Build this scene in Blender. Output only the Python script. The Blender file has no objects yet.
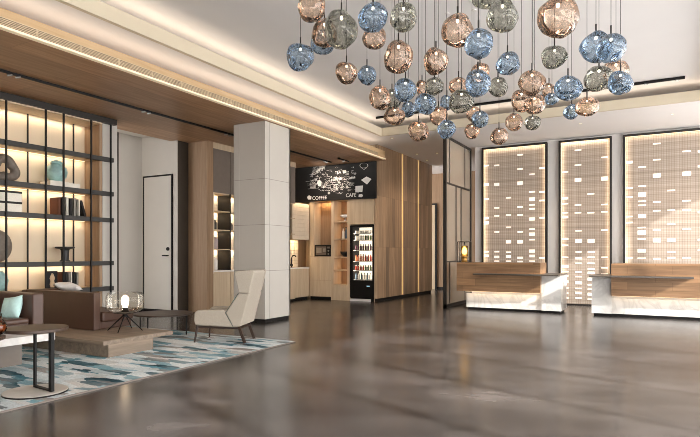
import bpy, bmesh, math, random
from mathutils import Vector, Matrix, noise
random.seed(7)
PI = math.pi
SC = bpy.context.scene
COL = SC.collection
A = math.radians(28.93); FX, FY = -math.sin(A), math.cos(A); RX, RY = math.cos(A), math.sin(A)
FL, CH, HY = 561.0, 1.15, 254.0        # focal length (px), eye height (m), horizon row
def ray(px):
    t = (px-350)/FL
    return FX+t*RX, FY+t*RY
def onX(px, py, X):
    rx, ry = ray(px); d = X/rx
    return Vector((X, ry*d, CH-(py-HY)*d/FL))
def onY(px, py, Y):
    rx, ry = ray(px); d = Y/ry
    return Vector((rx*d, Y, CH-(py-HY)*d/FL))
def onZ(px, py, Z):
    d = FL*(CH-Z)/(py-HY); rx, ry = ray(px)
    return Vector((rx*d, ry*d, Z))

# ------------------------------------------------------------------ materials
def srgb(h):
    h = h.lstrip('#'); out = []
    for i in (0, 2, 4):
        c = int(h[i:i+2], 16)/255
        out.append(c/12.92 if c <= .04045 else ((c+.055)/1.055)**2.4)
    return (*out, 1)
class M:
    def __init__(s, name):
        s.m = bpy.data.materials.new(name); s.m.use_nodes = True
        s.nt = s.m.node_tree; s.n = s.nt.nodes; s.b = s.n['Principled BSDF']; s.out = s.n['Material Output']
    def add(s, t, **k):
        x = s.n.new(t)
        for a, v in k.items():
            if hasattr(x, a): setattr(x, a, v)
            else: x.inputs[a.replace('_', ' ')].default_value = v
        return x
    def ln(s, a, b): s.nt.links.new(a, b)
    def coords(s, scale=(1, 1, 1), rot=(0, 0, 0), loc=(0, 0, 0)):
        tc = s.add('ShaderNodeTexCoord'); mp = s.add('ShaderNodeMapping')
        mp.inputs['Scale'].default_value = scale; mp.inputs['Rotation'].default_value = rot; mp.inputs['Location'].default_value = loc
        s.ln(tc.outputs['Object'], mp.inputs['Vector']); return mp.outputs['Vector']
    def ramp(s, fac, stops, interp='LINEAR'):
        r = s.add('ShaderNodeValToRGB'); r.color_ramp.interpolation = interp
        e = r.color_ramp.elements
        while len(e) < len(stops): e.new(.5)
        for i, (p, c) in enumerate(stops): e[i].position = p; e[i].color = c if not isinstance(c, str) else srgb(c)
        s.ln(fac, r.inputs['Fac']); return r.outputs['Color']
    def mix(s, fac, a, b, mode='MIX'):
        x = s.add('ShaderNodeMix', data_type='RGBA', blend_type=mode)
        for sock, v in ((x.inputs[0], fac), (x.inputs[6], a), (x.inputs[7], b)):
            if isinstance(v, bpy.types.NodeSocket): s.ln(v, sock)
            elif isinstance(v, str): sock.default_value = srgb(v)
            else: sock.default_value = v
        return x.outputs[2]
    def bump(s, h, strength=.2, dist=.01):
        b = s.add('ShaderNodeBump'); b.inputs['Strength'].default_value = strength; b.inputs['Distance'].default_value = dist
        s.ln(h, b.inputs['Height']); s.ln(b.outputs['Normal'], s.b.inputs['Normal'])
def plain(name, col, rough=.5, metal=0, spec=.5, var=.05, vs=12):
    m = M(name); m.b.inputs['Roughness'].default_value = rough; m.b.inputs['Metallic'].default_value = metal
    m.b.inputs['Specular IOR Level'].default_value = spec
    nz = m.add('ShaderNodeTexNoise'); nz.inputs['Scale'].default_value = vs; nz.inputs['Detail'].default_value = 4
    m.ln(m.coords(), nz.inputs['Vector'])
    c = Vector(srgb(col)[:3])
    m.ln(m.ramp(nz.outputs['Fac'], [(.3, (*(c*(1-var)), 1)), (.7, (*(c*(1+var)), 1))]), m.b.inputs['Base Color'])
    return m.m
def emit(name, col, st):
    m = M(name); m.b.inputs['Base Color'].default_value = srgb(col)
    m.b.inputs['Emission Color'].default_value = srgb(col); m.b.inputs['Emission Strength'].default_value = st
    return m.m
def wood(name, dark, light, axis='z', rough=.45, plank=None, contrast=1.0, spec=.4, off=.37, pc=.78):
    """grain stretched along axis; plank=(w across, length) adds board to board variation"""
    m = M(name); m.b.inputs['Roughness'].default_value = rough; m.b.inputs['Specular IOR Level'].default_value = spec
    sc = {'x': (.7, 11, 11), 'y': (11, .7, 11), 'z': (11, 11, .7)}[axis]
    n1 = m.add('ShaderNodeTexNoise'); n1.inputs['Scale'].default_value = 1.6; n1.inputs['Detail'].default_value = 7; n1.inputs['Roughness'].default_value = .62
    n1.inputs['Distortion'].default_value = .5
    m.ln(m.coords(sc), n1.inputs['Vector'])
    k = .18/contrast
    col = m.ramp(n1.outputs['Fac'], [(.5-k, dark), (.5+k, light)])
    if plank:
        w, L = plank
        br = m.add('ShaderNodeTexBrick'); br.inputs['Scale'].default_value = 1
        br.inputs['Color1'].default_value = (pc, pc, pc, 1); br.inputs['Color2'].default_value = (1.12, 1.1, 1.08, 1)
        br.inputs['Mortar'].default_value = (.55, .52, .5, 1); br.inputs['Mortar Size'].default_value = .0025
        br.inputs['Brick Width'].default_value = L; br.inputs['Row Height'].default_value = w; br.offset = off
        tc = m.add('ShaderNodeTexCoord'); sp = m.add('ShaderNodeSeparateXYZ'); cb = m.add('ShaderNodeCombineXYZ')
        m.ln(tc.outputs['Object'], sp.inputs[0])
        ad = m.add('ShaderNodeMath', operation='ADD')
        if axis == 'z': m.ln(sp.outputs['X'], ad.inputs[0]); m.ln(sp.outputs['Y'], ad.inputs[1]); m.ln(sp.outputs['Z'], cb.inputs[0]); m.ln(ad.outputs[0], cb.inputs[1])
        elif axis == 'y': m.ln(sp.outputs['X'], ad.inputs[0]); m.ln(sp.outputs['Z'], ad.inputs[1]); m.ln(sp.outputs['Y'], cb.inputs[0]); m.ln(ad.outputs[0], cb.inputs[1])
        else: m.ln(sp.outputs['Y'], ad.inputs[0]); m.ln(sp.outputs['Z'], ad.inputs[1]); m.ln(sp.outputs['X'], cb.inputs[0]); m.ln(ad.outputs[0], cb.inputs[1])
        m.ln(cb.outputs[0], br.inputs['Vector'])
        col = m.mix(1.0, col, br.outputs['Color'], 'MULTIPLY')
    m.ln(col, m.b.inputs['Base Color'])
    return m.m
def marble(name, base, vein, rough=.25, sc=1.4, amt=.5):
    m = M(name); m.b.inputs['Roughness'].default_value = rough
    v = m.coords()
    n1 = m.add('ShaderNodeTexNoise'); n1.inputs['Scale'].default_value = sc; n1.inputs['Detail'].default_value = 9; n1.inputs['Distortion'].default_value = 1.6
    m.ln(v, n1.inputs['Vector'])
    veins = m.ramp(n1.outputs['Fac'], [(.44, (0, 0, 0, 1)), (.495, (1, 1, 1, 1)), (.55, (0, 0, 0, 1))])
    mm = m.add('ShaderNodeMath', operation='MULTIPLY'); m.ln(veins, mm.inputs[0]); mm.inputs[1].default_value = amt*.6
    m.ln(m.mix(mm.outputs[0], base, vein), m.b.inputs['Base Color'])
    return m.m

def floor_mat():
    m = M('polished_grey_brown_stone')
    v = m.coords()
    n1 = m.add('ShaderNodeTexNoise'); n1.inputs['Scale'].default_value = .9; n1.inputs['Detail'].default_value = 6; n1.inputs['Distortion'].default_value = .3; n1.inputs['Roughness'].default_value = .5
    m.ln(v, n1.inputs['Vector'])
    base = m.ramp(n1.outputs['Fac'], [(.3, '#2c2827'), (.5, '#403c3a'), (.68, '#544f4d')])
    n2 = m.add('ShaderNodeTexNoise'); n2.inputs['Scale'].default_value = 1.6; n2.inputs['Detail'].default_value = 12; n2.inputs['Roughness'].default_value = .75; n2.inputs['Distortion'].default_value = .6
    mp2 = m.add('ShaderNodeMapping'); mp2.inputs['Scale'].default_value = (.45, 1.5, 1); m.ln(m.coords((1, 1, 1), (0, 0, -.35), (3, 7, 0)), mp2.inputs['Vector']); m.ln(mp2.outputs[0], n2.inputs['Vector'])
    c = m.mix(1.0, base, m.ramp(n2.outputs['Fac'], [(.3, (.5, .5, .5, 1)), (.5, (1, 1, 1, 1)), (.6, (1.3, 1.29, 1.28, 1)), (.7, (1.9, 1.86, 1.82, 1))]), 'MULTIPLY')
    br = m.add('ShaderNodeTexBrick'); br.offset = 0
    for k, val in (('Scale', 1), ('Color1', (.97, .97, .97, 1)), ('Color2', (1.03, 1.03, 1.03, 1)), ('Mortar', (.72, .7, .68, 1)), ('Mortar Size', .003), ('Brick Width', 2.4), ('Row Height', 1.2)):
        br.inputs[k].default_value = val
    m.ln(m.coords((1, 1, 1), (0, 0, 0), (.5, .33, 0)), br.inputs['Vector'])
    c = m.mix(1.0, c, br.outputs['Color'], 'MULTIPLY')
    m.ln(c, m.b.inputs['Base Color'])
    r = m.ramp(n1.outputs['Fac'], [(.3, (.19, .19, .19, 1)), (.7, (.25, .25, .25, 1))])
    m.ln(r, m.b.inputs['Roughness']); m.b.inputs['Specular IOR Level'].default_value = .34
    n3 = m.add('ShaderNodeTexNoise'); n3.inputs['Scale'].default_value = 2.5; m.ln(v, n3.inputs['Vector'])
    return m.m
def rug_mat():
    m = M('abstract_teal_and_white_pile')
    v = m.coords((2.8, 10, 1), (0, 0, .08))
    dn = m.add('ShaderNodeTexNoise'); dn.inputs['Scale'].default_value = 3; dn.inputs['Detail'].default_value = 5; m.ln(v, dn.inputs['Vector'])
    va = m.add('ShaderNodeVectorMath', operation='MULTIPLY_ADD'); m.ln(dn.outputs['Color'], va.inputs[0]); va.inputs[1].default_value = (.55, .5, 0); m.ln(v, va.inputs[2])
    vo = m.add('ShaderNodeTexVoronoi'); vo.distance = 'CHEBYCHEV'; vo.inputs['Scale'].default_value = 1.0; m.ln(va.outputs[0], vo.inputs['Vector'])
    sp = m.add('ShaderNodeSeparateColor'); m.ln(vo.outputs['Color'], sp.inputs[0])
    c1 = m.ramp(sp.outputs[0], [(0, '#dfe3e3'), (.28, '#c2ccd0'), (.40, '#8fadb8'), (.50, '#44707d'), (.58, '#cfccc8'), (.72, '#1c333d'), (.80, '#7f7874'), (.9, '#5f929f')], 'CONSTANT')
    n2 = m.add('ShaderNodeTexNoise'); n2.inputs['Scale'].default_value = 1.1; n2.inputs['Detail'].default_value = 6; m.ln(m.coords((1.2, 3.4, 1), (0, 0, .1), (5, 2, 0)), n2.inputs['Vector'])
    c2 = m.ramp(n2.outputs['Fac'], [(.32, '#1f3842'), (.43, '#5f8f9b'), (.5, '#a9bfc4'), (.58, '#d3d3cf'), (.7, '#87807c')])
    c = m.mix(.30, c1, c2)
    n4 = m.add('ShaderNodeTexNoise'); n4.inputs['Scale'].default_value = 60; m.ln(m.coords(), n4.inputs['Vector'])
    sh = m.ramp(n4.outputs['Fac'], [(.3, (.8, .8, .8, 1)), (.7, (1.1, 1.1, 1.1, 1))])
    m.ln(m.mix(1.0, c, sh, 'MULTIPLY'), m.b.inputs['Base Color'])
    m.b.inputs['Roughness'].default_value = .95; m.b.inputs['Specular IOR Level'].default_value = .1
    m.bump(n4.outputs['Fac'], .5, .006)
    return m.m
def screen_mat():
    """fine woven lattice in beige with irregular horizontal and vertical yarn density"""
    m = M('woven_beige_lattice')
    tc = m.add('ShaderNodeTexCoord'); sp = m.add('ShaderNodeSeparateXYZ'); m.ln(tc.outputs['Object'], sp.inputs[0])
    def yarn(sock, freq, seed):
        cb = m.add('ShaderNodeCombineXYZ'); m.ln(sock, cb.inputs[0]); cb.inputs[1].default_value = seed
        nz = m.add('ShaderNodeTexNoise'); nz.inputs['Scale'].default_value = freq; nz.inputs['Detail'].default_value = 3; m.ln(cb.outputs[0], nz.inputs['Vector'])
        return nz.outputs['Fac']
    h = m.ramp(yarn(sp.outputs['Z'], 14, 3), [(.3, '#a59a8e'), (.7, '#c9beb4')])
    v = m.ramp(yarn(sp.outputs['X'], 12, 9), [(.3, '#dfd8d0'), (.7, '#f8f4f0')])
    c = m.mix(1.0, h, v, 'MULTIPLY')
    def grid(sock, f):
        mu = m.add('ShaderNodeMath', operation='MULTIPLY'); m.ln(sock, mu.inputs[0]); mu.inputs[1].default_value = f
        fr = m.add('ShaderNodeMath', operation='FRACT'); m.ln(mu.outputs[0], fr.inputs[0])
        return m.ramp(fr.outputs[0], [(0, (.80, .77, .73, 1)), (.3, (1, 1, 1, 1))], 'CONSTANT')
    c = m.mix(1.0, c, grid(sp.outputs['X'], 21), 'MULTIPLY'); c = m.mix(.7, c, grid(sp.outputs['Z'], 27), 'MULTIPLY')
    m.ln(c, m.b.inputs['Base Color']); m.b.inputs['Roughness'].default_value = .8
    return m.m
def tinted_glass(name, trans, body, gloss, bodyamt=.25, wr=5, dark='#555555'):
    m = M(name); nt = m.nt; m.n.remove(m.b)
    v = m.coords()
    nz = m.add('ShaderNodeTexNoise'); nz.inputs['Scale'].default_value = wr; nz.inputs['Detail'].default_value = 1.5; nz.inputs['Distortion'].default_value = 2.5
    m.ln(v, nz.inputs['Vector'])
    bp = m.add('ShaderNodeBump'); bp.inputs['Strength'].default_value = 1; bp.inputs['Distance'].default_value = .035; m.ln(nz.outputs['Fac'], bp.inputs['Height'])
    tr = m.add('ShaderNodeBsdfTransparent'); tr.inputs['Color'].default_value = srgb(trans)
    gl = m.add('ShaderNodeBsdfGlossy'); gl.inputs['Color'].default_value = srgb(gloss); gl.inputs['Roughness'].default_value = .06; m.ln(bp.outputs[0], gl.inputs['Normal'])
    df = m.add('ShaderNodeBsdfDiffuse'); df.inputs['Color'].default_value = srgb(body)
    tl = m.add('ShaderNodeBsdfTranslucent'); tl.inputs['Color'].default_value = srgb(body)
    mb = m.add('ShaderNodeMixShader'); mb.inputs[0].default_value = .6; m.ln(df.outputs[0], mb.inputs[1]); m.ln(tl.outputs[0], mb.inputs[2])
    lw = m.add('ShaderNodeLayerWeight'); lw.inputs['Blend'].default_value = .35; m.ln(bp.outputs[0], lw.inputs['Normal'])
    m.ln(m.ramp(nz.outputs['Fac'], [(.38, body), (.47, dark), (.53, body)]), df.inputs['Color'])
    vein = m.ramp(nz.outputs['Fac'], [(.40, (bodyamt*.35,)*3+(1,)), (.5, (bodyamt*2.6,)*3+(1,)), (.56, (bodyamt*.5,)*3+(1,))])
    ad = m.add('ShaderNodeMath', operation='MULTIPLY_ADD'); m.ln(lw.outputs['Facing'], ad.inputs[0]); ad.inputs[1].default_value = .42; m.ln(vein, ad.inputs[2]); ad.use_clamp = True
    m1 = m.add('ShaderNodeMixShader'); m.ln(ad.outputs[0], m1.inputs[0]); m.ln(tr.outputs[0], m1.inputs[1]); m.ln(mb.outputs[0], m1.inputs[2])
    fr = m.add('ShaderNodeMath', operation='MULTIPLY'); m.ln(lw.outputs['Fresnel'], fr.inputs[0]); fr.inputs[1].default_value = 1.0
    m2 = m.add('ShaderNodeMixShader'); m.ln(fr.outputs[0], m2.inputs[0]); m.ln(m1.outputs[0], m2.inputs[1]); m.ln(gl.outputs[0], m2.inputs[2])
    m.ln(m2.outputs[0], m.out.inputs['Surface'])
    return m.m
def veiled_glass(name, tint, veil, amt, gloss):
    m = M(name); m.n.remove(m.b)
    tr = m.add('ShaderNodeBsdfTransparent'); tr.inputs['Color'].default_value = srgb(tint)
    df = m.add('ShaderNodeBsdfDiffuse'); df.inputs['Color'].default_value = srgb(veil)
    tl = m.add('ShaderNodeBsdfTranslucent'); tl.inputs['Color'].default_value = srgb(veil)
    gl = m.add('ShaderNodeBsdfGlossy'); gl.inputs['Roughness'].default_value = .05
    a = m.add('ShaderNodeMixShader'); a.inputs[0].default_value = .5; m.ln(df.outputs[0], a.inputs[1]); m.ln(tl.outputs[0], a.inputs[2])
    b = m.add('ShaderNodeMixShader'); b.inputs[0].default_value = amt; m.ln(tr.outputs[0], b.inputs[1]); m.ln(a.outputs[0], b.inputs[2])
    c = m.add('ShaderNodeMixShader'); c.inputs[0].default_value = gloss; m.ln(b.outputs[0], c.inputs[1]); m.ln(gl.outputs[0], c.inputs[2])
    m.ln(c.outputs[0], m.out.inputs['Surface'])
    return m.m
def clear_glass(name, tint='#f4f4f0', gloss=.5, rough=.02):
    m = M(name); m.n.remove(m.b)
    tr = m.add('ShaderNodeBsdfTransparent'); tr.inputs['Color'].default_value = srgb(tint)
    gl = m.add('ShaderNodeBsdfGlossy'); gl.inputs['Roughness'].default_value = rough
    fr = m.add('ShaderNodeFresnel'); fr.inputs['IOR'].default_value = 1.45
    mu = m.add('ShaderNodeMath', operation='MULTIPLY'); m.ln(fr.outputs[0], mu.inputs[0]); mu.inputs[1].default_value = gloss*2; mu.use_clamp = True
    mx = m.add('ShaderNodeMixShader'); m.ln(mu.outputs[0], mx.inputs[0]); m.ln(tr.outputs[0], mx.inputs[1]); m.ln(gl.outputs[0], mx.inputs[2])
    m.ln(mx.outputs[0], m.out.inputs['Surface'])
    return m.m

MT = dict(
    white=plain('warm_white_paint', '#ddd8d3', .75, var=.015, vs=2),
    ceil=plain('ceiling_white_paint', '#e0dcd9', .8, var=.01, vs=2),
    cornice=plain('cream_cornice_paint', '#c9bda6', .7, var=.01, vs=2),
    panelwhite=plain('off_white_panel', '#b9b3aa', .55, var=.02, vs=3),
    soffit=wood('brown_veneer_soffit', '#98714f', '#b99270', 'y', .4, (.55, 2.6)),
    oak=wood('light_oak_veneer', '#b29c81', '#c8b498', 'z', .5, contrast=.8),
    oakx=wood('light_oak_veneer_along_x', '#a6845f', '#c4a07a', 'x', .45, (.3, 1.1)),
    deskwood=wood('honey_oak_desk_veneer', '#7d5d40', '#a37f5c', 'x', .45, (.145, .7)),
    walnut=wood('walnut_veneer', '#84694f', '#a3866a', 'z', .5, contrast=.7),
    panelwood=wood('striped_walnut_planks', '#957a5f', '#bfa284', 'z', .5, (.19, 1.235), off=0, pc=.6),
    greywood=wood('greyed_oak_boards', '#6d6053', '#8f7e6c', 'x', .5),
    greywoody=wood('greyed_oak_boards_along_y', '#6d6053', '#8f7e6c', 'y', .5),
    tablewood=wood('walnut_table_veneer', '#33271f', '#4c3b30', 'x', .42),
    darkwood=wood('dark_stained_wood', '#2a1d16', '#3d2b20', 'z', .45),
    fascia=wood('pale_oak_fascia', '#b8986f', '#cdb08a', 'y', .5, contrast=.8),
    shelfback=plain('cream_back_panel', '#cfbfa6', .7, var=.02, vs=2),
    black=plain('black_powder_coated_steel', '#0e0c0b', .5, 0, .25),
    bronze=plain('dark_bronze_metal', '#1f1a15', .45, .2),
    shelfmetal=plain('charcoal_shelf_edge', '#2c2925', .5, .1),
    gold=plain('brass', '#b48a4c', .3, .9),
    chrome=plain('brushed_steel', '#a9a7a3', .28, .9),
    marble=marble('white_marble', '#d8d5d0', '#9c9894', .22, 1.3, .55),
    counter=plain('dark_taupe_stone', '#4b443d', .3, 0),
    leather=plain('brown_leather', '#4a3328', .42, 0, .5, .12, 5),
    chairfab=plain('oatmeal_wool', '#aba193', .9, 0, .2, .05, 60),
    mint=plain('mint_linen', '#b5d3cb', .9, 0, .2, .06, 40),
    mintlight=plain('pale_aqua_linen', '#bfe0dc', .9, 0, .2, .06, 30),
    rug=rug_mat(), floor=floor_mat(), screen=screen_mat(),
    chalk=plain('black_chalkboard', '#1c1c1c', .6, 0, .3, .25, 2),
    chalkwhite=plain('white_chalk', '#dedcd8', .9, 0, .1, .05, 50),
    tile=plain('cream_wall_tile', '#d8cab4', .35),
    greydoor=plain('smoked_grey_lacquer', '#6f655c', .3),
    darkpanel=plain('dark_bronze_panel', '#3b342c', .35, .2),
    white_gloss=plain('white_glazed_ceramic', '#e4e0da', .25),
    teal=plain('crackled_teal_ceramic', '#93b5b1', .3, 0, .5, .25, 9),
    stone=plain('grey_brown_stoneware', '#6f655b', .6, 0, .4, .2, 15),
    blackmatte=plain('matt_black_ceramic', '#1a1816', .5),
    paper=plain('page_paper', '#e6dfd2', .9, 0, .1, .06, 90),
    book_brown=plain('rust_brown_cloth', '#6b3f2a', .8), book_dark=plain('black_cloth', '#23201e', .8),
    book_grey=plain('grey_cloth', '#8a857d', .8), book_white=plain('ivory_cloth', '#ddd6c9', .8),
    pale_pink=plain('pale_mauve_ceramic', '#b3a6a6', .5),
    glass=clear_glass('clear_glass', '#f6f4ee', .5), screenglass=veiled_glass('beige_veiled_glass', '#f0e8dc', '#e8dfd2', .42, .16),
    tea=plain('amber_tea', '#7a3a18', .15),
    g_amber=tinted_glass('amber_glass', '#faeee3', '#e6cdb8', '#fff4ec', .10, 2.4, '#a97c5e'),
    g_blue=tinted_glass('blue_glass', '#d6e1ea', '#aec3d6', '#f2f8ff', .14, 4.5, '#4a6c8c'),
    g_grey=tinted_glass('smoke_glass', '#dadad4', '#b5b4ad', '#fafaf5', .12, 4.5, '#4a4b45'),
    bulb=emit('warm_bulb', '#fff0d8', 4), lampbulb=emit('glowing_lamp_bulb', '#ffe6c8', 7), lantern=emit('lantern_flame_glass', '#ffd071', 9),
    led=emit('warm_led_strip', '#ffe2b8', 1.5), emisgold=emit('gold_emissive_strip', '#ffcf86', .55),
    slot=emit('white_light_slot', '#fff5e8', .45), fridgelight=emit('cool_fridge_light', '#fff6ec', 1.3),
    ledge=emit('warm_emissive_lip', '#ffe6c4', .22),
    disp=emit('small_blue_display', '#9fc7dd', .8),
    b_purple=plain('purple_drink', '#4a2d38', .25), b_red=plain('red_drink', '#a33420', .25), b_green=plain('green_drink', '#4b5e38', .25),
    b_blue=plain('blue_label_bottle', '#5a7184', .25), b_white=plain('white_carton', '#e2ddd5', .35), b_orange=plain('pink_orange_drink', '#d98a63', .25),
    grille=plain('champagne_aluminium_slats', '#c9b493', .5, .1), grilleback=plain('grille_shadow_box', '#5b4c3c', .8),
)

# ------------------------------------------------------------------ mesh builder
class MB:
    def __init__(s): s.bm = bmesh.new()
    def box(s, a, b, bev=0, rot=None):
        a = Vector(a); b = Vector(b); c = (a+b)/2; d = b-a
        r = bmesh.ops.create_cube(s.bm, size=1); vs = r['verts']
        for v in vs: v.co = Vector((v.co.x*abs(d.x), v.co.y*abs(d.y), v.co.z*abs(d.z)))
        if bev:
            es = list({e for v in vs for e in v.link_edges})
            r2 = bmesh.ops.bevel(s.bm, geom=es, offset=bev, segments=2, affect='EDGES', profile=.6)
            vs = list({v for f in r2['faces'] for v in f.verts} | {v for v in vs if v.is_valid})
        if rot is not None:
            for v in vs: v.co = rot @ v.co
        for v in vs: v.co += c
        return s
    def tube(s, p0, p1, r0, r1=None, n=12):
        p0 = Vector(p0); p1 = Vector(p1); r1 = r0 if r1 is None else r1
        d = p1-p0; q = d.to_track_quat('Z', 'Y').to_matrix().to_4x4(); q.translation = (p0+p1)/2
        bmesh.ops.create_cone(s.bm, cap_ends=True, segments=n, radius1=r0, radius2=r1, depth=d.length, matrix=q)
        return s
    def bar(s, p0, p1, w, t):
        p0 = Vector(p0); p1 = Vector(p1); d = p1-p0
        q = d.to_track_quat('Z', 'Y').to_matrix()
        r = bmesh.ops.create_cube(s.bm, size=1)
        for v in r['verts']: v.co = q @ Vector((v.co.x*w, v.co.y*t, v.co.z*d.length)) + (p0+p1)/2
        return s
    def lathe(s, prof, c=(0, 0, 0), n=24, sx=1, sy=1, caps=True):
        c = Vector(c); rings = []
        for r, z in prof:
            rings.append([s.bm.verts.new(c+Vector((math.cos(2*PI*i/n)*max(r, 1e-4)*sx, math.sin(2*PI*i/n)*max(r, 1e-4)*sy, z))) for i in range(n)])
        for k in range(len(rings)-1):
            for i in range(n):
                j = (i+1) % n
                s.bm.faces.new((rings[k][i], rings[k][j], rings[k+1][j], rings[k+1][i]))
        if caps: s.bm.faces.new(list(reversed(rings[0]))); s.bm.faces.new(rings[-1])
        return s
    def prism(s, pts, a0, a1, axis='y'):
        def mk(u, v, w): return {'y': (u, w, v), 'x': (w, u, v), 'z': (u, v, w)}[axis]
        A_ = [s.bm.verts.new(mk(u, v, a0)) for u, v in pts]; B_ = [s.bm.verts.new(mk(u, v, a1)) for u, v in pts]
        n = len(pts); s.bm.faces.new(A_); s.bm.faces.new(list(reversed(B_)))
        for i in range(n):
            j = (i+1) % n; s.bm.faces.new((A_[j], A_[i], B_[i], B_[j]))
        return s
    def path(s, pts, r, n=8):
        for i in range(len(pts)-1): s.tube(pts[i], pts[i+1], r, r, n)
        return s
    def build(s, name, mat, parent=None, smooth=False, local=False, bevel=0, seg=3):
        bmesh.ops.recalc_face_normals(s.bm, faces=s.bm.faces)
        me = bpy.data.meshes.new(name)
        if parent is not None:
            off = Vector((0, 0, 0)) if local else parent_world(parent)
        elif local: off = Vector((0, 0, 0))
        else:
            xs = [v.co for v in s.bm.verts]
            off = Vector(((min(p.x for p in xs)+max(p.x for p in xs))/2, (min(p.y for p in xs)+max(p.y for p in xs))/2, min(p.z for p in xs)))
        for v in s.bm.verts: v.co -= off
        s.bm.to_mesh(me); s.bm.free()
        me.materials.append(MT[mat] if isinstance(mat, str) else mat)
        o = bpy.data.objects.new(name, me); COL.objects.link(o)
        if parent is not None: o.parent = parent
        else: o.location = off
        if smooth:
            for p in me.polygons: p.use_smooth = True
        if bevel:
            bv = o.modifiers.new('Bevel', 'BEVEL'); bv.width = bevel; bv.segments = seg; bv.limit_method = 'ANGLE'; bv.angle_limit = math.radians(35)
            for p in me.polygons: p.use_smooth = True
            wn = o.modifiers.new('WN', 'WEIGHTED_NORMAL'); wn.keep_sharp = False
        return o
def parent_world(p):
    v = Vector((0, 0, 0))
    while p is not None: v += p.location; p = p.parent
    return v
def thing(name, label, cat, loc=(0, 0, 0), rz=0, group=None):
    o = bpy.data.objects.new(name, None); COL.objects.link(o); o.empty_display_size = .1
    o.location = loc; o.rotation_euler = (0, 0, rz); o['label'] = label; o['category'] = cat
    if group: o['group'] = group
    return o
def tag(o, label, cat, group=None, kind=None):
    o['label'] = label; o['category'] = cat
    if group: o['group'] = group
    if kind: o['kind'] = kind
    return o
def struct(name, mb, mat, **k):
    o = mb.build(name, mat, **k); o['kind'] = 'structure'; return o
def copy_tree(o, parent=None):
    c = o.copy(); COL.objects.link(c)
    if parent is not None: c.parent = parent
    for ch in [x for x in o.children]: copy_tree(ch, c)
    return c
def area(name, loc, size, power, col, direction, spread=180):
    l = bpy.data.lights.new(name, 'AREA'); l.shape = 'RECTANGLE'; l.size, l.size_y = size; l.energy = power; l.color = srgb(col)[:3]
    l.spread = math.radians(spread)
    o = bpy.data.objects.new(name, l); COL.objects.link(o); o.location = loc
    d, up = direction        # light looks along d, size x runs along 'up'
    z = -Vector(d).normalized(); x = Vector(up).normalized(); y = z.cross(x)
    o.rotation_euler = Matrix((x, y, z)).transposed().to_euler()
    return o
# ================================================================== THE ROOM
ZL, ZU, ZS = 3.77, 4.13, 3.37      # low ceiling, raised ceiling, timber soffit
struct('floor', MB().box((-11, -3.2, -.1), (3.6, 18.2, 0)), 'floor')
# raised ceiling slab and the low ring around the recess
struct('ceiling', MB().box((-11, -3.2, ZU), (3.6, 18.2, ZU+.1)), 'ceil')
RX0, RX1, RY0, RY1 = -5.41, .92, -1.6, 11.23
ring = MB()
ring.box((-11, RY1, ZL), (3.4, 18.1, ZL+.1)).box((-11, -3.1, ZL), (3.4, RY0, ZL+.1))
ring.box((-11, RY0, ZL), (RX0, RY1, ZL+.1)).box((RX1, RY0, ZL), (3.4, RY1, ZL+.1))
struct('ceiling', ring, 'ceil')
lip = MB()                          # cream cornice upstand round the recess
for a, b in (((RX0-.05, RY0-.05, ZL-.004), (RX0+.01, RY1+.05, ZL+.17)), ((RX1-.01, RY0-.05, ZL-.004), (RX1+.05, RY1+.05, ZL+.17)),
             ((RX0+.01, RY1-.01, ZL-.004), (RX1-.01, RY1+.05, ZL+.17)), ((RX0+.01, RY0-.05, ZL-.004), (RX1-.01, RY0+.01, ZL+.17))): lip.box(a, b)
struct('trim_1', lip, 'cornice')
# timber soffit over the lounge with its fascia, slot grille and emissive lip
struct('ceiling', MB().box((-8.43, -3.1, ZS), (-5.66, 8.1, ZS+.03)).box((-8.8, 8.1, ZS), (-5.66, 12.05, ZS+.03)), 'soffit')
struct('trim_2', MB().box((-5.68, -3.1, ZS+.02), (-5.64, 11.9, ZS+.19)).box((-8.6, 11.86, ZS+.02), (-5.64, 11.9, ZS+.19)), 'fascia')
struct('trim_3', MB().box((-5.70, -3.1, ZS-.004), (-5.63, 11.92, ZS+.02)), 'ledge')  # cream edge with faint emission
vent = thing('linear_air_vent', 'long slatted air vent running along the pale oak ceiling fascia', 'air vent', (-5.63, 5, ZS+.08))
MB().box((-5.642, -2.5, ZS+.024), (-5.638, 11.5, ZS+.105)).build('backing', 'grilleback', vent)
g = MB()
y = -2.5
for k in range(5): g.box((-5.639, -2.5, ZS+.026+k*.0165), (-5.628, 11.5, ZS+.0355+k*.0165))
while y < 11.5:
    g.box((-5.639, y, ZS+.024), (-5.630, y+.02, ZS+.105)); y += .5
g.build('slats', 'grille', vent)
struct('ceiling', MB().box((-9.5, -3.1, 3.52), (-8.43, 8.4, 3.6)).box((-8.45, -3.1, ZS+.03), (-8.43, 8.1, 3.6)), 'white')

# walls
struct('wall_left', MB().box((-8.6, -3.1, 0), (-8.35, 6.05, ZU)), 'white')
struct('wall_left', MB().box((-8.6, 6.05, 0), (-7.95, 6.33, ZU)), 'panelwhite')
struct('trim_4', MB().box((-8.35, 6.0, 0), (-7.96, 6.05, ZS)), 'walnut')
struct('wall_left', MB().box((-9.5, 6.33, 0), (-9.24, 8.2, 3.6)), 'panelwhite')
struct('trim_5', MB().box((-9.24, 7.36, 0), (-9.23, 7.385, 3.52)), 'darkpanel')
DW = 7.95
struct('wall_back', MB().box((-9.24, DW, 0), (-8.25, DW+.02, 3.6)), 'panelwhite')
struct('baseboard_left', MB().box((-9.24, 6.34, 0), (-9.225, DW, .06)).box((-9.225, DW-.012, 0), (-8.25, DW, .06)), 'black')
d0, d1 = onY(145, 254, DW).x, onY(172, 254, DW).x
door = thing('door_1', 'tall flush off-white door with thin black frame and black lever handle', 'door', ((d0+d1)/2, DW, 0)); door['kind'] = 'structure'
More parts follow.
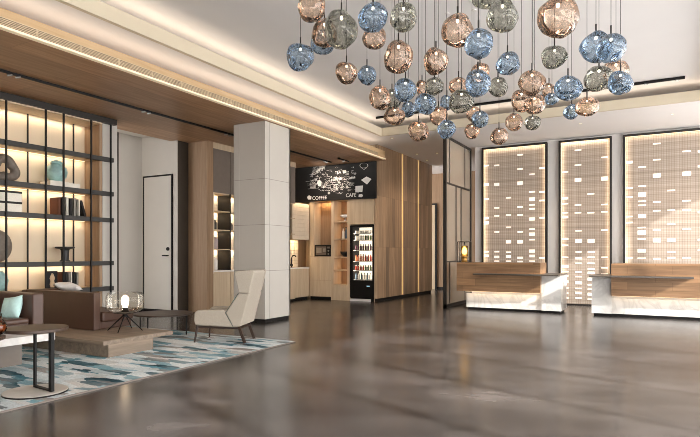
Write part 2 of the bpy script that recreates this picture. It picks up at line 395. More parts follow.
MB().box((d0, DW-.02, .05), (d1, DW-.004, 2.69)).build('leaf', 'panelwhite', door)
MB().box((d0-.03, DW-.03, .0), (d0, DW, 2.72)).box((d1, DW-.03, .0), (d1+.03, DW, 2.72)).box((d0, DW-.03, 2.69), (d1, DW, 2.72)).build('frame', 'black', door)
hm = MB().tube((d1-.08, DW-.02, 1.12), (d1-.08, DW-.07, 1.12), .012).box((d1-.19, DW-.085, 1.108), (d1-.07, DW-.065, 1.132))
hm.tube((d1-.08, DW-.02, 1.25), (d1-.08, DW-.045, 1.25), .035).build('handle', 'black', door)
struct('trim_6', MB().box((-9.0, 8.3, 0), (-8.34, 8.36, 3.5)).box((-8.27, DW+.02, 0), (-8.25, 8.3, 3.5)), 'darkpanel')
# timber pier and cabinet wall behind the pillar
CX = -7.75
struct('wall_left', MB().box((-8.34, 8.25, 0), (CX, 8.42, ZS)), 'walnut')
struct('wall_left', MB().box((-8.6, 8.42, 0), (-8.25, 12.6, ZS)), 'walnut')
struct('wall_left', MB().box((-8.25, 8.42, 3.25), (CX, 11.3, ZS)), 'oak')
# kitchen niche: back wall above the units, side volume with striped planks
struct('wall_back', MB().box((-8.6, 12.5, 0), (-5.95, 12.7, ZU)).box((-8.6, 12.06, 2.49), (-5.95, 12.5, ZL)), 'oak')
struct('wall_kitchen', MB().box((-5.985, 12.05, .08), (-5.91, 15.72, ZL)), 'panelwood')
struct('baseboard_kitchen', MB().box((-6.1, 12.07, 0), (-5.94, 15.7, .08)), 'black')
for i, p in enumerate((402.5, 418.5)):
    yy = onX(p, 254, -5.9).y
    struct('trim_%d' % (7+i), MB().box((-5.915, yy-.022, .09), (-5.903, yy+.022, ZL)), 'emisgold')  # gold strips, faintly emissive
struct('wall_kitchen', MB().box((-6.1, 15.6, .08), (-5.995, 15.72, ZL)), 'walnut')
struct('baseboard_kitchen', MB().box((-6.67, 12.08, 0), (-5.995, 12.45, .055)), 'white')
struct('trim_9', MB().box((-5.994, 12.05, 0), (-5.985, 12.06, 1.87)), 'oak')
struct('wall_back', MB().box((-9, 17.4, 0), (-3.9, 17.6, ZL)), 'walnut')
struct('baseboard_back', MB().box((-9, 17.38, 0), (-3.9, 17.4, .08)), 'black')
dr = thing('door_2', 'narrow walnut corridor door in dark frame beyond the plank wall', 'door', (-6.7, 17.38, 0)); dr['kind'] = 'structure'
MB().box((-7.1, 17.35, 0), (-6.42, 17.37, 2.75)).build('leaf', 'oak', dr)
MB().box((-7.14, 17.33, 0), (-7.1, 17.38, 2.8)).box((-6.42, 17.33, 0), (-6.36, 17.38, 2.8)).box((-7.1, 17.33, 2.75), (-6.42, 17.38, 2.8)).build('frame', 'black', dr)
# reception wall
struct('wall_reception', MB().box((-3.98, 13.56, 0), (3.4, 13.8, ZL)).box((-3.98, 13.8, 0), (-3.85, 17.4, ZL)), 'white')
# window wall on the right and the wall behind the camera
WX = 3.2
win = thing('window_1', 'floor to ceiling window wall with dark mullions', 'window', (WX, 5, 0)); win['kind'] = 'structure'
f = MB().box((WX, -3.1, 0), (WX+.12, 13.6, .08)).box((WX, -3.1, 3.62), (WX+.12, 13.6, ZL))
yy = 1.0
k = 3.17 - 5*1.13
while k < 13.5:
    f.box((WX, k-.045, .08), (WX+.09, k+.045, 3.62)); k += 1.13
f.build('frame', 'bronze', win)
struct('wall_front', MB().box((-8.6, -3.3, 0), (-.8, -3.1, ZU)).box((-.8, -3.3, 3.6), (3.4, -3.1, ZU)), 'white')
wf = MB().box((-.8, -3.2, 0), (3.2, -3.1, .08))  # unseen opening added for daylight fill, width set by its effect
for i in range(4): wf.box((-.8+i*1.25-.03, -3.2, .08), (-.8+i*1.25+.03, -3.1, 3.6))
w2 = thing('fill_window', 'unseen window wall with dark mullions behind the viewer, sized for fill light', 'window', (0, -3.1, 0)); w2['kind'] = 'structure'
wf.build('frame', 'bronze', w2)
# the square pillar
PXa, PXb, PYa, PYb = -6.42, -5.75, 7.48, 8.21
struct('wall_pillar', MB().box((PXa+.008, PYa+.008, .06), (PXb-.008, PYb-.008, ZS)), 'greydoor')
cp = MB()
rows = [.06, .87, 1.64, 2.41, ZS]
for i in range(4):
    z0, z1 = rows[i]+.003, rows[i+1]-.003
    sx = PXa+.14 if i % 2 == 0 else PXb-.6
    for (xa, xb) in ((PXa, PXa+.117), (PXa+.122, PXb-.0305)):
        cp.box((xa, PYa, z0), (xb, PYa+.03, z1))
    for (ya, yb) in ((PYa+.0, PYa+.12), (PYa+.125, PYb-.0)):
        cp.box((PXb-.03, ya, z0), (PXb, yb, z1))
    cp.box((PXa, PYb-.03, z0), (PXb, PYb, z1)).box((PXa, PYa, z0), (PXa+.03, PYb, z1))
o = struct('wall_pillar', cp, 'panelwhite')
struct('baseboard_pillar', MB().box((PXa+.02, PYa+.02, 0), (PXb-.02, PYb-.02, .06)), 'black')
# carpet
rg = MB().box((-8.34, .6, 0), (-4.17, 6.05, .014)).build('area_rug', 'rug')
MB().box((-4.185, .6, 0), (-4.165, 6.065, .0139)).box((-8.34, 6.045, 0), (-4.185, 6.065, .0139)).build('binding', 'greydoor', rg)
tag(rg, 'teal, white and grey abstract area rug under the lounge seating', 'rug')

# ------------------------------------------------------------------ ceiling tracks and downlights
def track(name, label, p0, p1, z, spots, w=.035, grp=None):
    p0 = Vector((*p0, z)); p1 = Vector((*p1, z)); t = thing(name, label, 'track light', (p0+p1)/2)
    MB().bar(p0, p1, .03, w).build('rail', 'black', t)
    for s in spots:
        c = p0.lerp(p1, s)
        MB().tube(c+Vector((0, 0, -.01)), c+Vector((.0, 0, -.03)), .008).tube(c+Vector((-.02, -.02, -.035)), c+Vector((.02, .02, -.025)), .013).build('spotlight', 'chrome', t)
track('track_light', 'long black track light recessed in the timber soffit above the lounge', (-6.93, 1.5), (-6.93, 11.6), ZS-.012, (.245, .255, .445, .455, .63, .64, .97, .98))
a = onZ(376, 117.4, ZU-.02); b = onZ(685, 76.8, ZU-.02)
track('track_light', 'black track light on the raised white ceiling beyond the globes', (a.x, a.y), (b.x, b.y), ZU-.03, (.9, .98), .045)
track('track_light', 'short black track light in the timber soffit by the chalkboard', (-6.5, 11.2), (-6.5, 11.7), ZS-.012, (.5,))
for px, py, lb in ((392, 138, 'nearest the plank wall corner'), (417, 154, 'above the middle of the plank wall'), (437, 153, 'just left of the glass screen top'), (427, 160, 'deepest in the corridor ceiling')):
    p = onZ(px, py, ZL)
    t = thing('downlight', 'tiny recessed ceiling downlight ' + lb, 'downlight', (p.x, p.y, ZL-.004), group='corridor downlights')
    MB().tube((p.x, p.y, ZL-.004), (p.x, p.y, ZL+.004), .05, n=20).build('rim', 'cornice', t)
    MB().tube((p.x, p.y, ZL-.006), (p.x, p.y, ZL-.002), .03, n=20).build('lens', 'led', t)

for i, (x, lb) in enumerate(((-3.0, 'above the first light screen'), (-1.4, 'above the narrow middle light screen'), (.2, 'above the widest light screen'))):  # added fixtures, put in to brighten the reception wall
    t = thing('downlight', 'added small white ceiling downlight ' + lb, 'downlight', (x, 12.1, ZL-.004), group='added reception downlights')
    MB().tube((x, 12.1, ZL-.004), (x, 12.1, ZL+.004), .04, n=20).build('rim', 'ceil', t)
    MB().tube((x, 12.1, ZL-.006), (x, 12.1, ZL-.002), .022, n=20).build('lens', 'led', t)

# ------------------------------------------------------------------ reception light screens
SY = 13.5
def dashes(lst, x0, y0, s): return [(x0+a/s, y0+b/s, (h/s), (w/s)) for a, b, w, h in lst]
def cols(cx, w, ys): return [(cx, (y[0] if isinstance(y, tuple) else y), w, (y[1] if isinstance(y, tuple) else 5.5)) for y in ys]
P1 = dashes(cols(36, 22, [99, (160, 10), 207, (270, 7), (284, 12), 378, (391, 8)]) + cols(70, 20, [98, (160, 11), 236, 262, 314, 378, (395, 9), 409]) +
            cols(108, 20, [203, 259, 299, (346, 12), 380, (394, 10), 409]) + cols(145, 22, [64, 110, (156, 13), 233, 259, 314, (346, 12), (398, 8), 410]) +
            cols(184, 22, [127, 184, (208, 13), 226, 239, (272, 11), 305, (321, 11), 339, (376, 11), (392, 9), 409, 424]) + cols(216, 20, [(107, 7), 184, 212, 268, 398]), 475, 135, 3.24)
P2 = dashes(cols(210, 29, [159, 218, (277, 15), 377, 408]) + cols(315, 27, [187, (272, 16), 375, 404]) + cols(160, 25, [246, (350, 10), 372, 408, (425, 10)]) + cols(261, 30, [333, 408]), 525, 110, 3.971) + \
     dashes(cols(212, 28, [43, (83, 16), 127, (152, 9), 172, 207, 225, (250, 12), 272, (290, 10), 310]) + cols(262, 30, [(83, 16), 127, 148, 172, 195, (210, 10), (235, 12), 258, 275, (295, 12), 315]) +
            cols(160, 26, [(75, 9), 100, 148, (185, 10), 205, 222, (245, 12), 270, 290, 310]) + cols(315, 27, [40, 148, 190, 215, 250, 285]), 525, 220, 3.971)
P3 = dashes(cols(523, 30, [133, 197, (260, 16), 365, 400]) + cols(642, 32, [163, (252, 16), 360, 396]) + cols(415, 26, [(207, 10), 310, 345, 423]) + cols(465, 31, [226, 302, (336, 18), 362, 378, (421, 15)]) + cols(580, 31, [319, 398]), 525, 110, 3.971) + \
     dashes(cols(463, 32, [30, (50, 17), 75, (122, 14), 152]) + cols(415, 26, [10, 150]) + cols(523, 30, [40, (80, 17), 154]) + cols(580, 32, [17, (80, 15), 127, 150]) + cols(642, 32, [37, 152]), 525, 220, 3.971)
def light_screen(pa, pb, lab, slots, extra=()):
    xa, xb = onY(pa, 254, SY).x, onY(pb, 254, SY).x
    t = thing('light_screen', lab, 'light screen', ((xa+xb)/2, SY+.06, 0), group='backlit woven screens on the reception wall')
    zt, zb = 3.72, .03
    w = .045
    MB().box((xa, SY-.06, zb), (xa+w, SY+.06, zt)).box((xb-w, SY-.06, zb), (xb, SY+.06, zt)).box((xa+w, SY-.06, zt-w), (xb-w, SY+.06, zt)).box((xa+w, SY-.06, 0), (xb-w, SY+.06, zb)).build('frame', 'bronze', t)
    MB().box((xa+w, SY+.02, zb), (xb-w, SY+.04, zt-w)).build('lattice_panel', 'screen', t)
    s = MB(); n = 0
    for px, py, h, ww in slots + list(extra):
        p = onY(px, py, SY)
        hw = ww*.0192/2*(1.0 if pa < 600 else 1.0); hh = h*.0215/2
        x0, x1 = max(p.x-hw, xa+w+.002), min(p.x+hw, xb-w-.002)
        if x1 > x0+.02 and zb+.03 < p.z < zt-.08: s.box((x0, SY+.012, p.z-hh), (x1, SY+.024, p.z+hh))
    s.build('lit_slots', 'slot', t)
    l = MB().box((xa+w, SY-.02, zb), (xa+w+.006, SY+.0, zt-w)).box((xb-w-.006, SY-.02, zb), (xb-w, SY, zt-w)).box((xa+w, SY-.02, zt-w-.006), (xb-w, SY, zt-w))
    l.build('led_strip', 'led', t)
    for x, dx in ((xa+w+.012, 1), (xb-w-.012, -1)):
        area('screen_edge_light', (x, SY-.02, zt/2), (zt-.2, .03), 3.0, '#ffebd0', ((dx*.75, .66, 0), (0, 0, 1)))
    area('screen_edge_light', ((xa+xb)/2, SY-.02, zt-w-.014), (xb-xa-.12, .03), 1.6, '#ffebd0', ((0, .66, -.75), (1, 0, 0)))
    return t
light_screen(482.2, 547.5, 'backlit woven light screen directly behind the desk with the lantern', P1)
light_screen(559, 611.9, 'narrow backlit woven light screen reaching the floor between the two desks', P2)
# the third screen continues past the frame with the same slot rhythm
E3 = [(px, y, h, 31/3.971) for px, ys in ((702, (151, 166, 212, 240, 250)), (716, (160, 180, 215, 236)), (730, (148, 190, 222, 250)), (745, (170, 200, 230))) for y in ys for h in (2.0,)]
light_screen(623.2, 764, 'widest backlit woven light screen, crossed by a diagonal sun shadow', P3, E3)

# ------------------------------------------------------------------ reception desks
def desk(side, xa, xb, lab):
    """xa..xb marble extent; side=+1: upright marble end at the right, -1: at the left"""
    t = thing('reception_desk', lab, 'reception desk', ((xa+xb)/2, 11.6, 0), group='marble and oak reception desks')
    ew = .36
    if side > 0: ex0, ex1, wx0, wx1 = xb-ew, xb, xa-.16, xb-ew+.0
    else: ex0, ex1, wx0, wx1 = xa, xa+ew-.02, xa+ew-.02, xb+.16
    MB().box((xa if side > 0 else ex1, 11.40, .05), (ex0 if side > 0 else xb, 12.05, .34)).build('base', 'marble', t)
    MB().box((ex0, 11.36, .05), (ex1, 12.1, .735)).build('end_block', 'marble', t)
    MB().box((xa+.03, 11.43, 0), (xb-.03, 12.0, .05)).build('plinth', 'black', t)
    MB().box((wx0, 11.24, .39), (wx1, 11.9, .975), .003).build('counter_box', 'deskwood', t)
    MB().box((xa+.1, 11.46, .34), (xb-.1, 11.8, .39)).build('light_gap', 'white', t)
    if side > 0: MB().box((onY(473, 254, 11.0).x, 10.98, .735), (ex1+.01, 11.36, .76)).box((ex0-.0, 11.36, .735), (ex1+.01, 12.1, .76)).build('ledge', 'counter', t)
    else: MB().box((ex0-.01, 10.98, .735), (onY(694, 254, 11.0).x, 11.36, .76)).box((ex0-.01, 11.36, .735), (ex1, 12.1, .76)).build('ledge', 'counter', t)
    x0 = xa if side > 0 else ex1; x1 = ex0 if side > 0 else xb
    MB().box((x0+.02, 11.26, .384), (x1-.02, 11.30, .39)).build('led_strip', 'led', t)
    area('desk_under_light', ((x0+x1)/2, 11.31, .38), (x1-x0-.05, .06), 1.7, '#ffdfb4', ((0, .55, -.83), (1, 0, 0)))
desk(1, -3.53, -1.66, 'reception desk carrying the small lantern, marble end block at its right')
desk(-1, -1.12, 1.5, 'reception desk cropped by the frame, marble end block at its left')
lc = onY(464.5, 262.5, 11.5)
lt = thing('lantern', 'small brass table lantern glowing yellow on the end of the reception desk', 'lantern', (lc.x, 11.5, .975))
x, y, z = lc.x, 11.5, .975
f = MB()
for sx in (-.125, .125):
    for sy in (-.07, .07): f.bar((x+sx, y+sy, z), (x+sx, y+sy, z+.43), .012, .012)
for zz in (.006, .43):
    f.bar((x-.13, y-.07, z+zz), (x+.13, y-.07, z+zz), .012, .012).bar((x-.13, y+.07, z+zz), (x+.13, y+.07, z+zz), .012, .012)
    f.bar((x-.125, y-.07, z+zz), (x-.125, y+.07, z+zz), .012, .012).bar((x+.125, y-.07, z+zz), (x+.125, y+.07, z+zz), .012, .012)
f.bar((x-.125, y, z+.43), (x+.125, y, z+.43), .015, .012).tube((x, y, z+.43), (x, y, z+.37), .012)
f.build('frame', 'bronze', lt)
MB().lathe([(.04, .35), (.075, .34), (.078, .14), (.05, .13)], (x, y, z), 20, caps=False).build('shade', clear_glass('lantern_glass', '#ffe9b0', .4), lt, smooth=True)
MB().lathe([(.01, .16), (.045, .19), (.05, .25), (.03, .30), (.012, .33)], (x, y, z), 16).build('bulb', 'lantern', lt, smooth=True)
MB().lathe([(.03, .0), (.085, .003), (.085, .012), (.06, .02), (.06, .10), (.078, .12), (.078, .135), (.03, .14)], (x, y, z), 20).build('base', 'gold', lt, smooth=True)

# ------------------------------------------------------------------ glass partition
GX = -4.02
gy0, gy1 = 11.43, 13.5
gp = thing('glass_partition', 'full height glass partition in thin dark bronze frame beside the desk', 'glass partition', (GX, (gy0+gy1)/2, 0))
f = MB().box((GX-.03, gy0, 0), (GX+.03, gy0+.07, 3.68)).box((GX-.03, gy1-.25, 0), (GX+.03, gy1-.2, 3.68)).box((GX-.03, gy0, 3.64), (GX+.03, gy1-.2, 3.69)).box((GX-.03, gy0, 0), (GX+.03, gy1-.2, .07))
f.build('frame', 'bronze', gp)
ya = [onX(p, 254, GX).y for p in (449.5, 455.8, 460.8, 464.6)]
f = MB().box((GX-.014, gy0, 2.66), (GX+.014, gy1-.2, 2.70)).box((GX-.014, gy0, .97), (GX+.014, gy1-.2, 1.0))
f.box((GX-.012, ya[0]-.012, 2.7), (GX+.012, ya[0]+.012, 3.64)).box((GX-.012, ya[3]-.012, 2.7), (GX+.012, ya[3]+.012, 3.64))
f.box((GX-.014, ya[1]-.018, 1.0), (GX+.014, ya[1]+.018, 2.66)).box((GX-.014, ya[2]-.018, 1.0), (GX+.014, ya[2]+.018, 2.66))
f.box((GX-.012, ya[0]-.012, .07), (GX+.012, ya[0]+.012, .97)).box((GX-.012, ya[3]-.012, .07), (GX+.012, ya[3]+.012, .97))
f.build('glazing_bars', 'bronze', gp)
MB().box((GX-.004, gy0+.07, .07), (GX+.004, gy1-.25, 3.64)).build('glass', 'screenglass', gp)  # pane carries a diffuse beige veil
# ================================================================== DISPLAY SHELVING
XF, XB = -7.89, -8.35
sh = thing('display_shelving', 'wall of open display shelves, backlit cream panels and thin black posts', 'shelving', (-8.1, 5, 0))
MB().box((-8.35, 2.2, .3), (-8.335, 6.0, 3.25)).build('back_panel', 'shelfback', sh)
MB().box((-8.33, 2.2, 3.25), (XF, 6.0, 3.275)).build('top_board', 'oak', sh)
MB().box((XF-.02, 2.2, 3.27), (XF+.05, 6.24, 3.362), .003).build('top_beam', 'bronze', sh)
TOPS = [2.73, 2.17, 1.74, 1.035, .62]
for zt in TOPS:
    b = MB().box((-8.33, 2.2, zt-.05), (-7.96, 5.995, zt-.005)).build('shelf_board', 'oak', sh)
    MB().box((-7.955, 2.2, zt-.07), (XF, 6.22, zt), .003).build('edge', 'shelfmetal', b)
    MB().box((-8.325, 2.3, zt-.058), (-8.305, 5.98, zt-.051)).build('led_strip', 'led', b)
for yy in (3.6, 4.47, 5.04, 5.32, 5.79, 6.15): MB().box((XF, yy-.011, .2), (XF+.022, yy+.011, 3.3)).build('post', 'black', sh)
for yy in (3.58, 4.45, 5.02, 5.30, 5.77): MB().box((-8.30, yy-.009, .2), (-8.282, yy+.009, 3.25)).build('rod', 'black', sh)
for zt in TOPS+[3.30]:
    area('shelf_light', (-8.27, 4.1, zt-.075), (3.7, .03), 6.5, '#ffe6c6', ((-.35, 0, -.93), (0, 1, 0)))
# things on the shelves
def vx(px, x=-8.12): return onX(px, 254, x).y
v = thing('ginger_jar', 'round lidded teal ceramic jar standing on two pale books', 'jar', (-8.12, vx(56.5), 2.255))
MB().lathe([(.06, 0), (.085, .01), (.14, .08), (.155, .15), (.14, .22), (.085, .265), (.075, .28)], (-8.12, vx(56.5), 2.255), 28).build('body', 'teal', v, smooth=True)
MB().lathe([(.085, .28), (.09, .29), (.07, .32), (.02, .335)], (-8.12, vx(56.5), 2.255), 28).build('lid', 'teal', v, smooth=True)
def book(c, size, mat, lab, grp=None, rz=0, ry=0, page=True):
    """upright or flat book: size=(thickness,height,depth) mapped on y,z,x; covers plus page block"""
    t = thing('book', lab, 'book', c, 0, grp); t.rotation_euler = (ry, 0, rz)
    th, h, dp = size; w = min(.006, th*.15)
    m = MB().box((-dp/2, -th/2, 0), (dp/2, -th/2+w, h)).box((-dp/2, th/2-w, 0), (dp/2, th/2, h)).box((dp/2-w, -th/2, 0), (dp/2, th/2, h))
    m.build('cover', mat, t, local=True)
    MB().box((-dp/2+.005, -th/2+w, .004), (dp/2-w, th/2-w, h-.004)).build('pages', 'paper', t, local=True)
    return t
def flatbook(c, L, th, dp, mat, lab, grp=None, rz=0):
    t = thing('book', lab, 'book', c, rz, grp)
    MB().box((-dp/2, -L/2, 0), (dp/2, L/2, .006)).box((-dp/2, -L/2, th-.006), (dp/2, L/2, th)).box((dp/2-.006, -L/2, .006), (dp/2, L/2, th-.006)).build('cover', mat, t, local=True)
    MB().box((-dp/2+.004, -L/2+.004, .006), (dp/2-.006, L/2-.004, th-.006)).build('pages', 'paper', t, local=True)
    return t
ya, yb = vx(46.5), vx(66)
flatbook((-8.1, (vx(46)+vx(61))/2, 2.17), .30, .085, .26, 'book_white', 'thick ivory book lying flat under the left half of the teal jar')
flatbook((-8.1, (vx(62)+vx(73))/2+.02, 2.17), .20, .075, .24, 'book_white', 'smaller ivory book lying flat just right of the teal jar')
tube_pts = []
rg_ = thing('ring_sculpture', 'brown rounded triangular ring sculpture with an open centre on the shelf', 'sculpture', (-8.1, vx(3), 2.17))
m = MB(); n = 36; rr = []
c0 = Vector((-8.1, vx(3), 2.17+.185))
for i in range(n):
    a = 2*PI*i/n; k = 1+.16*math.cos(3*(a-PI/2))
    p = c0+Vector((0, .15*k*math.cos(a), .125*k*math.sin(a)+.0))
    ring_ = []
    for j in range(10):
        b = 2*PI*j/10; rad = .066
        nrm = Vector((0, math.cos(a), math.sin(a)))
        ring_.append(m.bm.verts.new(p+nrm*rad*math.cos(b)+Vector((1, 0, 0))*rad*math.sin(b)))
    rr.append(ring_)
for i in range(n):
    for j in range(10):
        m.bm.faces.new((rr[i][j], rr[(i+1) % n][j], rr[(i+1) % n][(j+1) % 10], rr[i][(j+1) % 10]))
o = m.build('ring', 'stone', rg_, smooth=True)
MB().box((-8.18, vx(3)-.06, 2.17), (-8.02, vx(3)+.06, 2.178)).build('foot', 'stone', rg_)
for k, lb in enumerate(('lower of two cream storage boxes with black lid edges', 'upper of two cream storage boxes with black lid edges')):
    z0 = 1.74+k*.15; yc = vx(5)
    t = thing('storage_box', lb, 'box', (-8.1, yc, z0), group='cream storage boxes')
    MB().box((-8.22, yc-.24, z0), (-7.99, yc+.16, z0+.12)).build('body', 'paper', t)
    MB().box((-8.225, yc-.245, z0+.12), (-7.985, yc+.165, z0+.15)).build('lid', 'book_dark', t)
specs = [(54.5, .045, .27, 'book_brown', 'rust brown upright book, leftmost on the shelf below the teal jar'), (58, .05, .28, 'book_dark', 'black upright book beside the rust brown one below the teal jar'),
         (62.5, .045, .29, 'book_white', 'ivory upright book between the black book and a grey one below the jar'), (66.2, .035, .27, 'book_dark', 'slim black upright book in the middle of the row below the jar'),
         (70.2, .05, .285, 'book_grey', 'wide grey upright book standing straight near the row end'), (74.3, .03, .27, 'book_white', 'slim ivory upright book second from the row end')]
for px, th, h, mt, lb in specs: book((-8.1, vx(px), 1.74), (th, h, .2), mt, lb, 'books on the shelf below the jar')
book((-8.1, vx(80)+.01, 1.745), (.04, .26, .2), 'book_dark', 'dark book leaning against the right end of the row', 'books on the shelf below the jar', ry=.3)
st = thing('pedestal_bowl', 'matt black pedestal bowl with wide flat rim on the lower shelf', 'bowl', (-8.12, vx(65), 1.035))
MB().lathe([(.075, 0), (.075, .015), (.055, .02), (.06, .17), (.07, .19), (.14, .205), (.145, .225), (.12, .23)], (-8.12, vx(65), 1.035), 28).build('bowl', 'blackmatte', st, smooth=False)
pb = thing('pebble_sculpture', 'grey speckled oval stone sculpture cropped by the left frame edge', 'sculpture', (-8.12, vx(-2), 1.035))
m = MB(); bmesh.ops.create_uvsphere(m.bm, u_segments=24, v_segments=16, radius=1)
for q in m.bm.verts: q.co = Vector((-8.12, vx(-2), 1.035+.225))+Vector((q.co.x*.09, q.co.y*.19, q.co.z*.225))
m.build('stone', 'stone', pb, smooth=True)
tv = thing('vase', 'teal round-shouldered vase behind the sofa at the left frame edge', 'vase', (-8.12, vx(-2), .62))
MB().lathe([(.08, 0), (.11, .06), (.13, .15), (.115, .23), (.07, .27), (.06, .29)], (-8.12, vx(-2), .62), 24).build('body', 'teal', tv, smooth=True)
fr = thing('photo_frame', 'small black framed picture with a beige figure on the lowest shelf', 'picture frame', (-8.1, vx(51.5), .62))
yc = vx(51.5)
MB().box((-8.12, yc-.085, .62), (-8.10, yc+.085, .62+.27)).build('frame', 'black', fr)
m = MB().lathe([(.03, 0), (.045, .05), (.03, .1), (.045, .14), (.025, .19), (.01, .22)], (-8.1, yc, .64), 16, sx=.2)
m.build('picture', plain('beige_figure', '#c2a583', .7), fr, smooth=True)
for px, th, h, mt, lb in ((59.3, .04, .25, 'book_brown', 'rust brown upright book beside the small framed picture'), (62.3, .035, .25, 'book_dark', 'black upright book on the lowest shelf, right of the rust brown one'),
                          (65.2, .03, .245, 'book_grey', 'grey upright book in the middle of the lowest shelf row'), (67.6, .02, .245, 'book_white', 'slim ivory upright book on the lowest shelf'),
                          (70.4, .04, .25, 'book_dark', 'black upright book right of the slim ivory one on the lowest shelf'), (73.6, .03, .24, 'book_grey', 'grey upright book ending the lowest shelf row')):
    book((-8.12, vx(px), .62), (th, h, .2), mt, lb, 'books on the lowest shelf')

# ================================================================== CUPBOARDS BEHIND THE PILLAR
cw = thing('display_cupboard', 'oak cupboard behind the pillar with lit open cells and smoked grey upper doors', 'cupboard', (-7.95, 9.6, 0))
Y0, Y1 = 8.42, 11.28
MB().box((CX-.36, Y0, 0), (CX-.34, Y1, 3.25)).box((CX-.43, Y0, .76), (CX, Y0+.03, 2.38)).build('carcass', 'shelfback', cw)
MB().box((CX-.43, Y0, .06), (CX-.02, Y1, .79)).build('base_unit', 'oak', cw)
MB().box((CX-.43, Y0+.02, 0), (CX-.05, Y1, .06)).build('plinth', 'black', cw)
MB().box((CX-.43, Y0, .79), (CX+.005, Y1, .82)).build('worktop', 'white_gloss', cw)
yd = [Y0, 8.93, 9.45, 9.97, 10.49, 11.01, Y1]
for i in range(6):
    MB().box((CX-.02, yd[i]+.004, 2.38), (CX, yd[i+1]-.004, 3.25)).build('upper_door', 'greydoor', cw)
    MB().box((CX-.02, yd[i]+.004, .07), (CX, yd[i+1]-.004, .785)).build('lower_door', 'oak', cw)
    if i: MB().box((CX-.43, yd[i]-.012, .82), (CX-.0, yd[i]+.012, 2.38)).build('divider', 'black', cw)
MB().box((CX-.43, Y0, 2.36), (CX-.02, Y1, 2.38)).build('shelf', 'oak', cw)
for zz in (2.0, 1.62, 1.23):
    MB().box((CX-.43, Y0+.03, zz), (CX-.01, Y1, zz+.022)).build('shelf', 'oak', cw)
for zz in (2.345, 1.985, 1.605, 1.215):
    for i in range(2): area('cell_light', (CX-.26, (yd[i]+yd[i+1])/2, zz), (.42, .03), 2.4, '#ffecd2', ((-.6, 0, -.8), (0, 1, 0)))
for (y_, z_, h, r_, mt, nm, lb) in ((8.62, 1.642, .2, .05, 'blackmatte', 'vase', 'small black vase in the second cell of the cupboard behind the pillar'),
                                 (8.64, 1.252, .24, .065, 'pale_pink', 'vase', 'mauve cylindrical vase in the third cell of the cupboard'),
                                 (8.62, .82, .27, .07, 'white_gloss', 'vase', 'tall white vase on the cupboard worktop'),
                                 (9.1, 1.642, .16, .06, 'stone', 'vase', 'squat stoneware vase in the cupboard cell beside the pillar')):
    t = thing(nm, lb, 'vase', (CX-.16, y_, z_))
    MB().lathe([(r_*.8, 0), (r_, h*.1), (r_, h*.75), (r_*.6, h*.9)], (CX-.16, y_, z_), 20).build('body', mt, t, smooth=True)
    MB().lathe([(r_*.55, h*.9), (r_*.62, h)], (CX-.16, y_, z_), 20).build('neck', mt, t, smooth=True)

# ================================================================== COFFEE CORNER
KX, KY = -7.85, 12.05
t = counter = thing('counter_cabinet', 'oak counter cabinet with white worktop in the coffee corner', 'cabinet', (-8.05, 11.7, 0))
MB().box((-8.2, 11.31, .07), (KX-.02, KY-.01, .78)).build('body', 'oak', t)
MB().box((-8.2, 11.31, 0), (KX-.05, KY-.01, .07)).build('plinth', 'black', t)
MB().box((-8.2, 11.31, .78), (KX+.01, KY-.01, .81)).build('worktop', 'white_gloss', t)
for ya_, yb_ in ((11.3, 11.67), (11.67, KY-.01)): MB().box((KX-.02, ya_+.003, .08), (KX, yb_-.003, .775)).build('door', 'oak', t)
t = thing('wall_cabinet', 'wall cabinet with horizontal grooves above the lit backsplash', 'cabinet', (-8.05, 11.7, 1.51))
MB().box((-8.2, 11.31, 1.51), (KX-.02, KY-.01, 2.40)).build('body', 'oak', t)
m = MB()
for k in range(9): m.box((KX-.02, 11.3, 1.515+k*.1), (KX, KY-.01, 1.61+k*.1))
m.build('slatted_front', 'tile', t)
m = MB()
for k in range(8):
    for j in range(5): m.box((-8.215, 11.31+j*.147+.002, .815+k*.086+.002), (-8.20, 11.457+j*.147-.002, .815+(k+1)*.086-.002))
m.build('backsplash', 'tile', counter)
MB()
area('counter_light', (-8.05, 11.68, 1.5), (.65, .05), 5, '#ffdba8', ((-.3, 0, -.95), (0, 1, 0)))
area('cabinet_top_light', (KX+.05, 11.68, 2.47), (.65, .03), 2.0, '#ffdba8', ((-.6, 0, -.8), (0, 1, 0)))
p = onX(291.5, 262, -7.98)
t = thing('coffee_tap', 'black swan-neck tap on the white worktop beside the pillar', 'tap', (-7.98, 11.45, .81))
MB().tube((-7.98, 11.45, .81), (-7.98, 11.45, 1.05), .014).path([(-7.98, 11.45, 1.05), (-7.95, 11.45, 1.11), (-7.88, 11.45, 1.12), (-7.85, 11.45, 1.08)], .012).build('spout', 'black', t)
MB().box((-8.0, 11.42, .85), (-7.96, 11.48, .9)).build('valve', 'black', t)
# tall unit with microwave
x311, x315, x331, x333, x347, x350, x3745 = -7.84, onY(315, 254, KY).x, onY(331, 254, KY).x, -7.13, -6.74, -6.66, -5.99
t = thing('tall_cabinet', 'tall oak cabinet with a lit recess above the black microwave', 'cabinet', ((x311+x331)/2, KY+.2, 0))
MB().box((x311, KY+.02, .07), (x331-.005, KY+.43, 1.09)).box((x311, KY+.3, 1.09), (x331-.005, KY+.43, 2.48)).build('body', 'walnut', t)
MB().box((x311, KY, 1.09), (x315-.02, KY+.3, 2.48)).build('side_panel', 'oak', t)
MB().box((x311, KY+.04, 0), (x331, KY+.4, .07)).build('plinth', 'black', t)
for a_, b_ in ((x311, (x311+x331)/2), ((x311+x331)/2, x331)):
    for z0, z1 in ((.08, .48), (.485, 1.085)): MB().box((a_+.003, KY, z0), (b_-.003, KY+.02, z1)).build('door', 'oak', t)
area('recess_light', ((x315+x331)/2, KY+.22, 2.46), (.4, .04), 2, '#ffc98a', ((0, .3, -.95), (1, 0, 0)))
